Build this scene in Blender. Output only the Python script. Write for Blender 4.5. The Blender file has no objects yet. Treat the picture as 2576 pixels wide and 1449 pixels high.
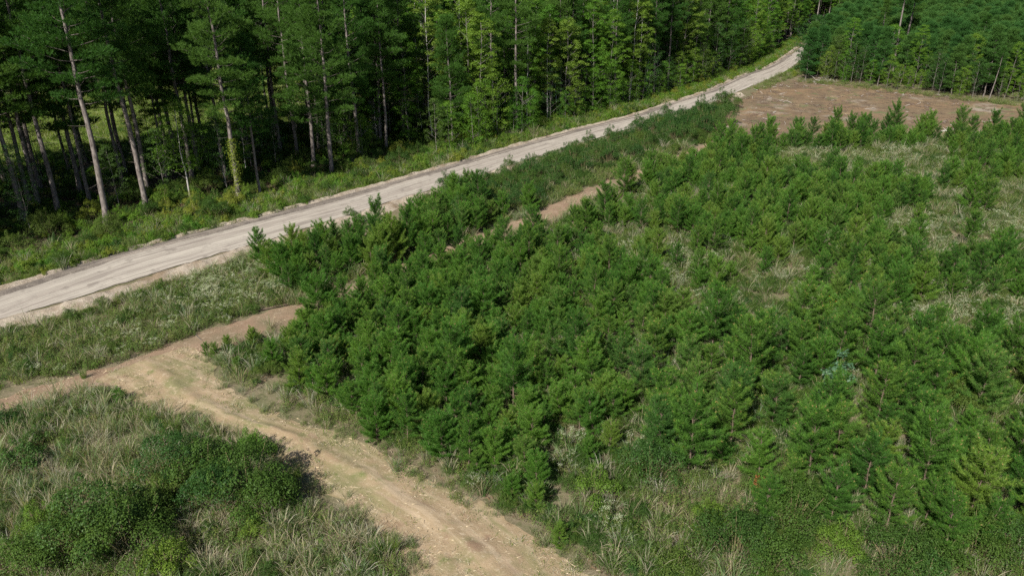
import bpy, math
import numpy as np
from mathutils import Vector

C = bpy.context.scene
COL = C.collection
R = math.radians

# ------------------------------------------------------------------ camera, sky, sun, exposure
CAM_H, HFOV, PITCH = 30.0, 68.0, 24.0
cd = bpy.data.cameras.new('camera')
cam = bpy.data.objects.new('camera', cd)
COL.objects.link(cam)
cam.location = (0, 0, CAM_H)
cam.rotation_euler = (R(90 - PITCH), 0, 0)
cd.sensor_fit = 'HORIZONTAL'
cd.angle = R(HFOV)
cd.clip_end = 5000
C.camera = cam
C.render.resolution_x, C.render.resolution_y = 1024, 575

SUN_EL, SHADOW_AZ = 42.0, 29.0            # shadows fall 29 degrees to the right of straight ahead
sx, sy = -math.sin(R(SHADOW_AZ)), -math.cos(R(SHADOW_AZ))
w = bpy.data.worlds.new('World')
C.world = w
w.use_nodes = True
nt = w.node_tree
sky = nt.nodes.new('ShaderNodeTexSky')
sky.sky_type = 'NISHITA'
sky.sun_disc = False
sky.sun_elevation = R(SUN_EL)
sky.sun_rotation = math.atan2(sx, sy)
bg = nt.nodes['Background']
bg.inputs['Strength'].default_value = 0.05
nt.links.new(sky.outputs['Color'], bg.inputs['Color'])
sl = bpy.data.lights.new('sun', 'SUN')
sl.energy = 4.4
sl.angle = R(0.5)
sl.color = (1.0, 0.95, 0.86)
so = bpy.data.objects.new('sun', sl)
COL.objects.link(so)
so.rotation_euler = Vector((sx * math.cos(R(SUN_EL)), sy * math.cos(R(SUN_EL)), math.sin(R(SUN_EL)))).to_track_quat('Z', 'Y').to_euler()
C.view_settings.view_transform = 'Standard'
C.view_settings.look = 'None'
C.view_settings.gamma = 1
C.view_settings.exposure = 1.25
C.cycles.use_denoising = False
C.cycles.max_bounces = 6
C.cycles.diffuse_bounces = 3
C.cycles.glossy_bounces = 1
C.cycles.transmission_bounces = 3
C.cycles.transparent_max_bounces = 4

rng = np.random.RandomState(7)

# ------------------------------------------------------------------ ground <-> plan coordinates
F_ = 1288.0 / math.tan(R(HFOV / 2))
cp, sp = math.cos(R(PITCH)), math.sin(R(PITCH))


def G(x, y):
    """ground point (z = 0) under a plan mark"""
    a, b = (x - 1288) / F_, (y - 724.5) / F_
    t = CAM_H / (sp + b * cp)
    return (a * t, (cp - b * sp) * t)


def Gs(pts):
    return np.array([G(*p) for p in pts])


def D(P):
    """ground points (n,2) -> plan marks (n,2)"""
    P = np.atleast_2d(P)
    dep = P[:, 1] * cp + CAM_H * sp
    u = P[:, 1] * sp - CAM_H * cp
    dep = np.where(dep < 1, 1, dep)
    return np.stack([1288 + F_ * P[:, 0] / dep, 724.5 - F_ * u / dep], 1)


def inside(P, poly):
    P = np.atleast_2d(P)
    poly = np.asarray(poly, float)
    x, y = P[:, 0], P[:, 1]
    r = np.zeros(len(P), bool)
    j = len(poly) - 1
    for i in range(len(poly)):
        xi, yi, xj, yj = *poly[i], *poly[j]
        c = (yi > y) != (yj > y)
        r ^= c & (x < (xj - xi) * (y - yi) / (yj - yi + 1e-12) + xi)
        j = i
    return r


def resample(p, n):
    p = np.asarray(p, float)
    s = np.r_[0, np.cumsum(np.hypot(*np.diff(p, axis=0).T))]
    t = np.linspace(0, s[-1], n)
    return np.stack([np.interp(t, s, p[:, k]) for k in range(p.shape[1])], 1)


def dist_line(P, L):
    """distance from points to a polyline"""
    P = np.atleast_2d(P)
    best = np.full(len(P), 1e9)
    for a, b in zip(L[:-1], L[1:]):
        d = b - a
        t = np.clip(((P - a) @ d) / (d @ d + 1e-12), 0, 1)
        best = np.minimum(best, np.hypot(*(P - a - t[:, None] * d).T))
    return best


def vnoise(x, y, s, seed=0):
    """smooth value noise in 0..1"""
    x, y = np.asarray(x) / s, np.asarray(y) / s
    xi, yi = np.floor(x).astype(int), np.floor(y).astype(int)
    fx, fy = x - xi, y - yi
    fx, fy = fx * fx * (3 - 2 * fx), fy * fy * (3 - 2 * fy)

    def h(a, b):
        v = np.sin(a * 127.1 + b * 311.7 + seed * 74.7) * 43758.5453
        return v - np.floor(v)
    return (h(xi, yi) * (1 - fx) + h(xi + 1, yi) * fx) * (1 - fy) + (h(xi, yi + 1) * (1 - fx) + h(xi + 1, yi + 1) * fx) * fy


# ------------------------------------------------------------------ mesh building
class MB:
    def __init__(s):
        s.v, s.n, s.t, s.q = [], 0, [], []

    def add(s, v, tris=None, quads=None, m=0):
        v = np.asarray(v, np.float32).reshape(-1, 3)
        if tris is not None and len(tris):
            s.t.append((np.asarray(tris).reshape(-1, 3) + s.n, m))
        if quads is not None and len(quads):
            s.q.append((np.asarray(quads).reshape(-1, 4) + s.n, m))
        s.v.append(v)
        s.n += len(v)

    def mesh(s, name, mats, smooth=False):
        me = bpy.data.meshes.new(name)
        v = np.concatenate(s.v)
        t = np.concatenate([a for a, _ in s.t]) if s.t else np.zeros((0, 3), int)
        q = np.concatenate([a for a, _ in s.q]) if s.q else np.zeros((0, 4), int)
        mi = np.concatenate([np.full(len(a), m) for a, m in s.t] + [np.full(len(a), m) for a, m in s.q])
        me.vertices.add(len(v))
        me.vertices.foreach_set('co', v.ravel())
        me.loops.add(t.size + q.size)
        me.loops.foreach_set('vertex_index', np.r_[t.ravel(), q.ravel()].astype(np.int32))
        me.polygons.add(len(t) + len(q))
        tot = np.r_[np.full(len(t), 3), np.full(len(q), 4)].astype(np.int32)
        me.polygons.foreach_set('loop_start', (np.cumsum(tot) - tot).astype(np.int32))
        me.polygons.foreach_set('loop_total', tot)
        me.polygons.foreach_set('material_index', mi.astype(np.int32))
        if smooth:
            me.polygons.foreach_set('use_smooth', np.ones(len(tot), bool))
        for m in mats:
            me.materials.append(m)
        me.update()
        me.validate()
        return me


def nrm(a):
    return a / (np.linalg.norm(a, axis=-1, keepdims=True) + 1e-9)


def tube(mb, pts, rad, sides=7, m=0):
    pts = np.asarray(pts, float)
    rad = np.asarray(rad, float)
    n = len(pts)
    tan = nrm(np.gradient(pts, axis=0))
    ref = np.array([1., 0, 0]) if abs(tan[0][2]) > .7 else np.array([0, 0, 1.])
    a = nrm(np.cross(tan, ref))
    b = np.cross(tan, a)
    th = np.linspace(0, 2 * np.pi, sides, endpoint=False)
    v = pts[:, None] + rad[:, None, None] * (np.cos(th)[None, :, None] * a[:, None] + np.sin(th)[None, :, None] * b[:, None])
    i = np.arange(n - 1)[:, None] * sides + np.arange(sides)[None]
    j = np.arange(n - 1)[:, None] * sides + (np.arange(sides)[None] + 1) % sides
    q = np.stack([i, j, j + sides, i + sides], -1).reshape(-1, 4)
    vv = np.concatenate([v.reshape(-1, 3), pts[-1:]])
    k = (n - 1) * sides
    t = [[k + x, k + (x + 1) % sides, n * sides] for x in range(sides)]
    mb.add(vv, t, q, m)


def perp(d, rs):
    r = rs.normal(size=d.shape)
    return nrm(np.cross(d, r))


def blades(mb, base, dr, ln, wd, rs, m=0):
    n = len(base)
    s = perp(dr, rs) * (np.asarray(wd) * .5).reshape(-1, 1)
    v = np.stack([base - s, base + s, base + dr * np.asarray(ln).reshape(-1, 1)], 1)
    mb.add(v, np.arange(n * 3).reshape(n, 3), None, m)


def bent_blades(mb, base, dr, ln, wd, droop, rs, m=0):
    """grass blades of three segments that bow over"""
    n = len(base)
    ln = np.asarray(ln).reshape(-1, 1)
    wd = np.asarray(wd).reshape(-1, 1)
    droop = np.asarray(droop).reshape(-1, 1)
    out = dr * [1, 1, 0]
    out = nrm(out + 1e-3)
    s = nrm(np.cross(dr, [0, 0, 1.]) + rs.normal(size=(n, 3)) * .5) * wd * .5
    p1 = base + dr * ln * .45
    p2 = p1 + nrm(dr + out * droop * .6 - np.array([0, 0, .15]) * droop) * ln * .32
    p3 = p2 + nrm(dr + out * droop * 1.6 - np.array([0, 0, .9]) * droop) * ln * .25
    v = np.stack([base - s, base + s, p1 - s * .9, p1 + s * .9, p2 - s * .6, p2 + s * .6, p3], 1)
    k = np.arange(n)[:, None] * 7
    q = np.concatenate([k + [0, 1, 3, 2], k + [2, 3, 5, 4]])
    mb.add(v, k + [4, 5, 6], q, m)


def leaves(mb, c, nor, size, rs, m=0, asp=.6):
    n = len(c)
    nor = nrm(nor)
    a = perp(nor, rs)
    b = np.cross(nor, a)
    sz = np.asarray(size).reshape(-1, 1) * .5
    fold = nor * sz * .25
    v = np.stack([c - a * sz, c - b * sz * asp + fold, c + a * sz, c + b * sz * asp + fold], 1)
    mb.add(v, None, np.arange(n * 4).reshape(n, 4), m)


def shoots(mb, base, dr, L, n, nl, wd, rs, m=0):
    """bottle-brush shoots of needles. base, dr (k,3); L, nl lengths"""
    k = len(base)
    t = np.tile(np.linspace(.12, 1, n), (k, 1)) + rs.uniform(-.05, .05, (k, n))
    d = np.repeat(dr[:, None], n, 1)
    p = perp(d.reshape(-1, 3), rs).reshape(k, n, 3)
    th = np.radians(62 - 38 * t + rs.normal(0, 9, (k, n)))
    nd = nrm(d * np.cos(th)[..., None] + p * np.sin(th)[..., None] + np.array([0, 0, -.06]))
    b = base[:, None] + d * (t * np.asarray(L).reshape(-1, 1))[..., None]
    ln = np.asarray(nl).reshape(-1, 1) * rs.uniform(.75, 1.1, (k, n))
    blades(mb, b.reshape(-1, 3), nd.reshape(-1, 3), ln.reshape(-1), np.full(k * n, wd), rs, m)


# ------------------------------------------------------------------ materials
def new_mat(name):
    m = bpy.data.materials.new(name)
    m.use_nodes = True
    t = m.node_tree
    return m, t, t.nodes['Principled BSDF'], t.nodes['Material Output']


def ramp(t, fac, stops, interp='LINEAR'):
    r = t.nodes.new('ShaderNodeValToRGB')
    r.color_ramp.interpolation = interp
    e = r.color_ramp.elements
    while len(e) < len(stops):
        e.new(.5)
    for x, (p, c) in zip(e, stops):
        x.position = p
        x.color = (*c, 1)
    t.links.new(fac, r.inputs['Fac'])
    return r.outputs['Color']


def noise(t, vec, scale, detail=4, rough=.6, dim='3D'):
    n = t.nodes.new('ShaderNodeTexNoise')
    n.inputs['Scale'].default_value = scale
    n.inputs['Detail'].default_value = detail
    n.inputs['Roughness'].default_value = rough
    if vec is not None:
        t.links.new(vec, n.inputs['Vector'])
    return n.outputs['Fac']


def mix(t, fac, a, b, mode='MIX'):
    n = t.nodes.new('ShaderNodeMix')
    n.data_type = 'RGBA'
    n.blend_type = mode
    for k, s in ((0, fac), (6, a), (7, b)):
        if isinstance(s, (int, float)):
            n.inputs[k].default_value = s
        elif isinstance(s, tuple):
            n.inputs[k].default_value = (*s, 1)
        else:
            t.links.new(s, n.inputs[k])
    return n.outputs[2]


def mapping(t, out, scale):
    n = t.nodes.new('ShaderNodeMapping')
    n.inputs['Scale'].default_value = scale
    t.links.new(out, n.inputs['Vector'])
    return n.outputs['Vector']


def bump(t, h, bsdf, strength, dist):
    n = t.nodes.new('ShaderNodeBump')
    n.inputs['Strength'].default_value = strength
    n.inputs['Distance'].default_value = dist
    t.links.new(h, n.inputs['Height'])
    t.links.new(n.outputs['Normal'], bsdf.inputs['Normal'])


def leaf_mat(name, stops, transl=.3, rough=.55, patch=None, spec=.12):
    """foliage: a hue per plant (object random), a little per place, light passing through the blades"""
    m, t, b, out = new_mat(name)
    oi = t.nodes.new('ShaderNodeObjectInfo')
    geo = t.nodes.new('ShaderNodeNewGeometry')
    col = ramp(t, oi.outputs['Random'], stops)
    isl = ramp(t, geo.outputs['Random Per Island'], [(0, (.62, .66, .6)), (.6, (1, 1, 1)), (1, (1.25, 1.2, 1.05))])
    col = mix(t, 1.0, col, isl, 'MULTIPLY')
    if patch:
        f = ramp(t, noise(t, geo.outputs['Position'], patch[0], 2), [(.42, (0, 0, 0)), (.62, (1, 1, 1))])
        col = mix(t, f, col, mix(t, 1.0, col, patch[1], 'MULTIPLY'))
    t.links.new(col, b.inputs['Base Color'])
    b.inputs['Roughness'].default_value = rough
    b.inputs['Specular IOR Level'].default_value = spec
    tr = t.nodes.new('ShaderNodeBsdfTranslucent')
    tc = mix(t, 1.0, col, (1.25, 1.25, .55), 'MULTIPLY')
    t.links.new(tc, tr.inputs['Color'])
    ms = t.nodes.new('ShaderNodeMixShader')
    ms.inputs[0].default_value = transl
    t.links.new(b.outputs[0], ms.inputs[1])
    t.links.new(tr.outputs[0], ms.inputs[2])
    t.links.new(ms.outputs[0], out.inputs['Surface'])
    return m


def bark_mat(name, c1, c2, scale=9, stretch=.25):
    m, t, b, out = new_mat(name)
    tc = t.nodes.new('ShaderNodeTexCoord')
    v = mapping(t, tc.outputs['Object'], (1, 1, stretch))
    f = noise(t, v, scale, 6, .7)
    t.links.new(ramp(t, f, [(.35, c1), (.65, c2)]), b.inputs['Base Color'])
    b.inputs['Roughness'].default_value = .9
    b.inputs['Specular IOR Level'].default_value = .1
    bump(t, f, b, .6, .04)
    return m


def soil_mat(name, layers, rough=.95, bmp=(.5, .05, 6), uvlines=None):
    """layers: [(scale, detail, lo, hi, colour)] laid over the first colour"""
    m, t, b, out = new_mat(name)
    tc = t.nodes.new('ShaderNodeTexCoord')
    vec = tc.outputs['Object']
    col = layers[0]
    for k, (sc, det, lo, hi, c) in enumerate(layers[1:]):
        mp = t.nodes.new('ShaderNodeMapping')
        mp.inputs['Location'].default_value = (k * 17.3, k * 5.1, k * 3.3)
        t.links.new(vec, mp.inputs['Vector'])
        f = ramp(t, noise(t, mp.outputs['Vector'], sc, det, .65), [(lo, (0, 0, 0)), (hi, (1, 1, 1))])
        col = mix(t, f, col, c)
    if uvlines:
        uv = t.nodes.new('ShaderNodeUVMap')
        for (su, sv, lo, hi, c, amt) in uvlines:
            f = noise(t, mapping(t, uv.outputs['UV'], (su, sv, 1)), 1.0, 3, .55)
            f = ramp(t, f, [(lo, (0, 0, 0)), (hi, (amt, amt, amt))])
            col = mix(t, f, col, c)
    t.links.new(col, b.inputs['Base Color'])
    b.inputs['Roughness'].default_value = rough
    b.inputs['Specular IOR Level'].default_value = .15
    bump(t, noise(t, vec, bmp[2], 8, .7), b, bmp[0], bmp[1])
    return m


M = {}
M['young_needles'] = leaf_mat('young_needles', [(0, (.070, .172, .029)), (.3, (.098, .220, .033)), (.6, (.126, .246, .038)), (.85, (.160, .252, .043)), (1, (.078, .182, .042))], .54)
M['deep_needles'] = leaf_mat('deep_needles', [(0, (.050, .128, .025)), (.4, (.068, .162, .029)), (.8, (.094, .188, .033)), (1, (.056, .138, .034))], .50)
M['sunlit_new_needles'] = leaf_mat('sunlit_new_needles', [(0, (.085, .205, .042)), (.5, (.112, .230, .048)), (1, (.150, .230, .056))], .50)  # new growth at branch ends, with a sunlit-tip look put into the colour
M['tan_tips'] = leaf_mat('tan_tips', [(0, (.22, .16, .07)), (1, (.27, .18, .085))], .2)
M['pine_needles'] = leaf_mat('pine_needles', [(0, (.034, .092, .017)), (.5, (.046, .114, .020)), (1, (.066, .130, .024))], .38)
M['far_needles'] = leaf_mat('far_needles', [(0, (.036, .105, .026)), (.5, (.050, .128, .030)), (1, (.066, .138, .030))], .36)
M['bright_leaf'] = leaf_mat('bright_leaf', [(0, (.064, .160, .022)), (.35, (.090, .195, .024)), (.75, (.120, .210, .028)), (1, (.130, .195, .034))], .48)
M['dark_leaf'] = leaf_mat('dark_leaf', [(0, (.028, .074, .017)), (.6, (.040, .092, .020)), (1, (.060, .104, .022))], .34, .5, None, .15)
M['shrub_leaf'] = leaf_mat('shrub_leaf', [(0, (.036, .078, .016)), (.5, (.052, .100, .018)), (1, (.080, .118, .024))], .36)
M['lime_leaf'] = leaf_mat('lime_leaf', [(0, (.085, .160, .024)), (.5, (.120, .190, .028)), (1, (.180, .200, .034))], .45)
M['silver_leaf'] = leaf_mat('silver_leaf', [(0, (.055, .115, .062)), (1, (.07, .135, .075))], .25, .45, None, .3)
M['rust_leaf'] = leaf_mat('rust_leaf', [(0, (.24, .085, .03)), (1, (.20, .07, .03))], .25)
M['brown_needles'] = leaf_mat('brown_needles', [(0, (.16, .10, .065)), (1, (.20, .13, .085))], .15)
M['grass_blade'] = leaf_mat('grass_blade', [(0, (.095, .165, .052)), (.4, (.130, .195, .080)), (.75, (.175, .215, .095)), (1, (.150, .215, .130))], .45)
M['dry_blade'] = leaf_mat('dry_blade', [(0, (.27, .23, .155)), (.5, (.36, .315, .23)), (1, (.34, .325, .27))], .4)
M['verge_blade'] = leaf_mat('verge_blade', [(0, (.095, .175, .026)), (.5, (.13, .20, .032)), (1, (.18, .21, .05))], .45)
M['weed_leaf'] = leaf_mat('weed_leaf', [(0, (.070, .135, .030)), (.45, (.100, .165, .036)), (.8, (.145, .185, .048)), (1, (.11, .185, .06))], .4)
M['white_floret'] = leaf_mat('white_floret', [(0, (.30, .34, .22)), (.6, (.37, .40, .28)), (1, (.46, .48, .37))], .25)
M['yellow_floret'] = leaf_mat('yellow_floret', [(0, (.50, .34, .03)), (1, (.55, .38, .04))], .2)
M['pine_bark'] = bark_mat('pine_bark', (.045, .036, .032), (.20, .175, .16), 5, .3)
M['young_bark'] = bark_mat('young_bark', (.075, .054, .042), (.15, .112, .086), 20, .4)
M['pale_bark'] = bark_mat('pale_bark', (.20, .19, .175), (.42, .40, .37), 6, .6)
M['grey_bark'] = bark_mat('grey_bark', (.07, .062, .055), (.17, .155, .14), 8, .3)
M['dead_wood'] = bark_mat('dead_wood', (.26, .24, .22), (.42, .39, .36), 8, .3)
M['limb_bark'] = bark_mat('limb_bark', (.05, .044, .038), (.12, .105, .09), 8, .4)
M['straw'] = leaf_mat('straw', [(0, (.29, .235, .16)), (1, (.42, .355, .26))], .1)
M['stem'] = bark_mat('stem', (.075, .065, .035), (.14, .12, .06), 20, .3)

# ------------------------------------------------------------------ object helpers
def tag(o, label=None, cat=None, group=None, kind=None):
    if label:
        o['label'] = label
    if cat:
        o['category'] = cat
    if group:
        o['group'] = group
    if kind:
        o['kind'] = kind
    return o


def link(name, data, parent=None):
    o = bpy.data.objects.new(name, data)
    COL.objects.link(o)
    o.parent = parent
    return o


def structure(name, me):
    return tag(link(name, me), kind='structure')


class Kind:
    """one kind of plant: a list of variants, each a list of (part name, mesh); put() stands one up"""

    def __init__(s, name, cat, group, variants):
        s.name, s.cat, s.group, s.var = name, cat, group, variants
        s.proto = {}

    def put(s, k, x, y, label, scale=1.0, rz=None, lean=(0, 0), z=0.0, group=None):
        k %= len(s.var)
        rz = rng.uniform(0, 6.283) if rz is None else rz
        parts = s.var[k]
        if k not in s.proto:
            root = link(s.name, None)
            kids = [link(n, me, root) for n, me in parts]
            s.proto[k] = (root, kids)
        else:
            r0, k0 = s.proto[k]
            root = r0.copy()
            COL.objects.link(root)
            for c0 in k0:
                c = c0.copy()
                COL.objects.link(c)
                c.parent = root
        root.location = (x, y, z)
        root.rotation_euler = (lean[0], lean[1], rz)
        sc = scale if isinstance(scale, tuple) else (scale,) * 3
        root.scale = sc
        tag(root, label, s.cat, group or s.group)
        return root


GN = {}


def scatter(name, meshes, P, scl, label, rot_tilt=.0, vi=None, z=None):
    """uncountable growth: one object that strews copies of a few tufts over the ground"""
    layers = meshes if isinstance(meshes[0], (list, tuple)) else [meshes]
    cols = []
    for li, ms in enumerate(layers):
        col = bpy.data.collections.new(name + '_source')
        for k, me in enumerate(ms):
            o = bpy.data.objects.new(name + '_tuft_%d%02d' % (li, k), me)
            col.objects.link(o)
        cols.append(col)
    meshes = layers[0]
    n = len(P)
    me = bpy.data.meshes.new(name)
    me.vertices.add(n)
    zz = np.zeros(n) if z is None else z
    me.vertices.foreach_set('co', np.c_[P, zz].astype(np.float32).ravel())
    me.attributes.new('scl', 'FLOAT', 'POINT').data.foreach_set('value', np.asarray(scl, np.float32))
    rot = np.c_[rng.normal(0, rot_tilt, n), rng.normal(0, rot_tilt, n), rng.uniform(0, 6.283, n)].astype(np.float32)
    me.attributes.new('rot', 'FLOAT_VECTOR', 'POINT').data.foreach_set('vector', rot.ravel())
    v = rng.randint(0, len(meshes), n) if vi is None else vi
    me.attributes.new('vi', 'INT', 'POINT').data.foreach_set('value', np.asarray(v, np.int32))
    ob = link(name, me)
    tag(ob, label, None, None, 'stuff')
    ng = bpy.data.node_groups.new(name + '_nodes', 'GeometryNodeTree')
    ng.interface.new_socket('Geometry', in_out='INPUT', socket_type='NodeSocketGeometry')
    ng.interface.new_socket('Geometry', in_out='OUTPUT', socket_type='NodeSocketGeometry')
    gi, go = ng.nodes.new('NodeGroupInput'), ng.nodes.new('NodeGroupOutput')

    def attr(nm, typ):
        a = ng.nodes.new('GeometryNodeInputNamedAttribute')
        a.data_type = typ
        a.inputs['Name'].default_value = nm
        return a.outputs['Attribute']
    L = ng.links.new
    jn = ng.nodes.new('GeometryNodeJoinGeometry')
    for col in cols:
        ci = ng.nodes.new('GeometryNodeCollectionInfo')
        ci.inputs['Collection'].default_value = col
        ci.inputs['Separate Children'].default_value = True
        ci.inputs['Reset Children'].default_value = True
        ip = ng.nodes.new('GeometryNodeInstanceOnPoints')
        L(gi.outputs[0], ip.inputs['Points'])
        L(ci.outputs[0], ip.inputs['Instance'])
        ip.inputs['Pick Instance'].default_value = True
        L(attr('vi', 'INT'), ip.inputs['Instance Index'])
        L(attr('rot', 'FLOAT_VECTOR'), ip.inputs['Rotation'])
        L(attr('scl', 'FLOAT'), ip.inputs['Scale'])
        L(ip.outputs[0], jn.inputs[0])
    L(jn.outputs[0], go.inputs[0])
    md = ob.modifiers.new('scatter', 'NODES')
    md.node_group = ng
    return ob


ONES = 'zeroth first second third fourth fifth sixth seventh eighth ninth tenth eleventh twelfth thirteenth fourteenth fifteenth sixteenth seventeenth eighteenth nineteenth'.split()
TENS = {2: ('twentieth', 'twenty'), 3: ('thirtieth', 'thirty'), 4: ('fortieth', 'forty'), 5: ('fiftieth', 'fifty'), 6: ('sixtieth', 'sixty'), 7: ('seventieth', 'seventy'), 8: ('eightieth', 'eighty'), 9: ('ninetieth', 'ninety')}


def nth(n):
    if n < 20:
        return ONES[n]
    if n > 99:
        return 'hundred-and-' + nth(n - 100) if n > 100 else 'hundredth'
    a, b = TENS[n // 10]
    return a if n % 10 == 0 else b + '-' + ONES[n % 10]


# ------------------------------------------------------------------ ground, road, tracks, clearing, meadow
ROAD_N = Gs([(-260, 835), (-120, 788), (0, 744), (150, 696), (300, 647), (500, 594), (700, 543), (870, 499), (1000, 462), (1150, 418), (1300, 374), (1450, 332), (1600, 295), (1700, 262), (1793, 232), (1850, 205), (1890, 187), (1934, 174), (1968, 155), (1999, 133), (2028, 110), (2055, 88), (2080, 68)])
ROAD_S = Gs([(-260, 910), (-120, 850), (0, 801), (150, 764), (300, 716), (500, 655), (700, 597), (870, 545), (1000, 503), (1150, 458), (1300, 411), (1450, 364), (1600, 321), (1700, 286), (1818, 249), (1870, 226), (1929, 202), (1966, 186), (1994, 168), (2022, 146), (2048, 122), (2072, 99), (2095, 78)])
ROAD_C = (resample(ROAD_N, 80) + resample(ROAD_S, 80)) / 2
LANE_N = Gs([(-120, 1040), (0, 1003), (100, 966), (220, 934), (330, 904), (400, 880), (470, 850), (560, 816), (640, 795), (720, 772), (805, 748), (1000, 670), (1200, 590), (1340, 540), (1430, 490), (1550, 448), (1700, 392), (1800, 352), (1850, 330)])
LANE_S = Gs([(-120, 1062), (0, 1030), (100, 1008), (220, 985), (330, 960), (420, 935), (500, 905), (600, 865), (700, 828), (790, 795), (870, 765), (1050, 690), (1230, 620), (1380, 562), (1490, 510), (1590, 468), (1740, 410), (1850, 368), (1890, 348)])
TRK_L = Gs([(225, 958), (320, 1003), (400, 1032), (470, 1055), (560, 1082), (640, 1112), (690, 1158), (760, 1200), (840, 1258), (920, 1310), (1000, 1375), (1050, 1440), (1110, 1540), (1160, 1640)])
TRK_R = Gs([(480, 868), (520, 915), (560, 962), (605, 1000), (680, 1040), (760, 1062), (850, 1092), (950, 1134), (1050, 1180), (1130, 1230), (1260, 1308), (1350, 1365), (1470, 1440), (1600, 1520), (1750, 1620)])
CLEAR = Gs([(1815, 296), (1850, 262), (1890, 238), (1935, 216), (1985, 203), (2060, 206), (2150, 216), (2250, 229), (2400, 245), (2576, 264), (2760, 284), (2980, 310), (2980, 372), (2700, 352), (2576, 345), (2400, 350), (2250, 356), (2100, 360), (1980, 366), (1900, 366), (1850, 372), (1800, 350)])


def ribbon(name, A, B, mat, n, mcross, zf, jit=0.0, seed=0):
    """strip of ground between two edge lines; zf(u, v, x, y) gives its height; the edges wander by jit"""
    A, B = resample(A, n), resample(B, n)
    v = np.linspace(0, 1, mcross)
    P = A[:, None] * (1 - v)[None, :, None] + B[:, None] * v[None, :, None]
    wid = np.hypot(*(B - A).T)
    if jit:
        s = np.arange(n)
        across = nrm(B - A)
        for side, edge in ((0, -1), (1, 1)):
            j = (vnoise(P[:, 0, 0], P[:, 0, 1], 2.3, seed + side) - .5) * 1.2 + (vnoise(P[:, 0, 0], P[:, 0, 1], .7, seed + side + 5) - .5) * .7
            wgt = v ** 3 if side else (1 - v) ** 3
            P += (edge * j * jit)[:, None, None] * wgt[None, :, None] * across[:, None]
    leng = np.r_[0, np.cumsum(np.hypot(*np.diff((A + B) / 2, axis=0).T))]
    U, V = np.meshgrid(leng, v, indexing='ij')
    z = zf(U, V, P[..., 0], P[..., 1])
    mb = MB()
    i = (np.arange(n - 1)[:, None] * mcross + np.arange(mcross - 1)[None]).ravel()
    mb.add(np.concatenate([P, z[..., None]], -1), None, np.stack([i, i + mcross, i + mcross + 1, i + 1], 1))
    me = mb.mesh(name, [mat], True)
    uvl = me.uv_layers.new(name='UVMap')
    li = np.empty(len(me.loops), np.int32)
    me.loops.foreach_get('vertex_index', li)
    uv = np.stack([U.ravel(), (V * wid[:, None]).ravel()], 1)[li]
    uvl.data.foreach_set('uv', uv.astype(np.float32).ravel())
    return structure(name, me)


g_mat = soil_mat('ground_soil', [(0.1200, 0.0976, 0.0624), (.08, 3, .40, .62, (0.0880, 0.0896, 0.0440)), (.5, 4, .45, .68, (0.1440, 0.1168, 0.0784)), (1.7, 5, .5, .66, (0.0720, 0.0736, 0.0336)), (6, 4, .58, .74, (0.1920, 0.1600, 0.1120))], bmp=(.7, .12, 5))
mb = MB()
gx, gy = np.linspace(-1500, 1500, 61), np.linspace(-300, 3200, 71)
X, Y = np.meshgrid(gx, gy, indexing='ij')
i = (np.arange(60)[:, None] * 71 + np.arange(70)[None]).ravel()
mb.add(np.stack([X, Y, X * 0], -1), None, np.stack([i, i + 71, i + 72, i + 1], 1))
structure('ground', mb.mesh('ground', [g_mat], True))

road_m = soil_mat('road_sand', [(.248, .224, .193), (.35, 5, .45, .7, (.205, .184, .158)), (5, 5, .55, .75, (.31, .28, .245)), (1.1, 4, .58, .70, (.165, .146, .125))], bmp=(.35, .05, 9),
                  uvlines=[(.045, 1.5, .46, .62, (.185, .158, .138), .8), (.02, 3.4, .50, .64, (.36, .33, .285), .7), (.08, .8, .54, .66, (.140, .120, .105), .75), (.2, 5, .55, .68, (.17, .146, .128), .6), (.5, .6, .60, .70, (.13, .112, .098), .7)])
ribbon('road', ROAD_N, ROAD_S, road_m, 620, 26, lambda U, V, x, y: .06 + .07 * (1 - (2 * V - 1) ** 2) - .05 * np.exp(-((V - .30) / .05) ** 2) - .05 * np.exp(-((V - .62) / .05) ** 2) + .05 * vnoise(x, y, .8, 3) * (.3 + V * (1 - V) * 2), .45, 1)


def offset(line, d):
    """line shifted sideways by d metres to its left"""
    t = nrm(np.gradient(line, axis=0))
    return line + np.stack([-t[:, 1], t[:, 0]], 1) * d


rn, rs_ = resample(ROAD_N, 160), resample(ROAD_S, 160)
grit_m = soil_mat('dark_grit', [(0.0920, 0.0784, 0.0680), (.8, 5, .42, .66, (0.1440, 0.1240, 0.1040)), (4, 5, .58, .72, (0.2400, 0.2120, 0.1800))], bmp=(.9, .1, 5), uvlines=[(.06, 2.2, .52, .66, (.30, .26, .22), .8)])
ribbon('road_shoulder', offset(rn[:110], 1.0), offset(rn[:110], -.55), grit_m, 300, 8, lambda U, V, x, y: .10 + .06 * np.sin(V * np.pi) + .06 * vnoise(x, y, .5, 9) * np.sin(V * np.pi), .35, 11)
berm_m = soil_mat('pale_sand', [(.265, .225, .18), (.9, 5, .42, .66, (.195, .155, .115)), (2.5, 5, .55, .7, (.33, .29, .24)), (.25, 3, .52, .66, (.165, .125, .085))], bmp=(1.0, .15, 3.5))
ribbon('sand_windrow', offset(rn[:120], 1.9), offset(rn[:120], .85), berm_m, 420, 9, lambda U, V, x, y: .015 + np.sin(V * np.pi) * (.12 + .30 * vnoise(x, y, 1.1, 4) + .12 * vnoise(x, y, .35, 5)), .5, 21)
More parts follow.
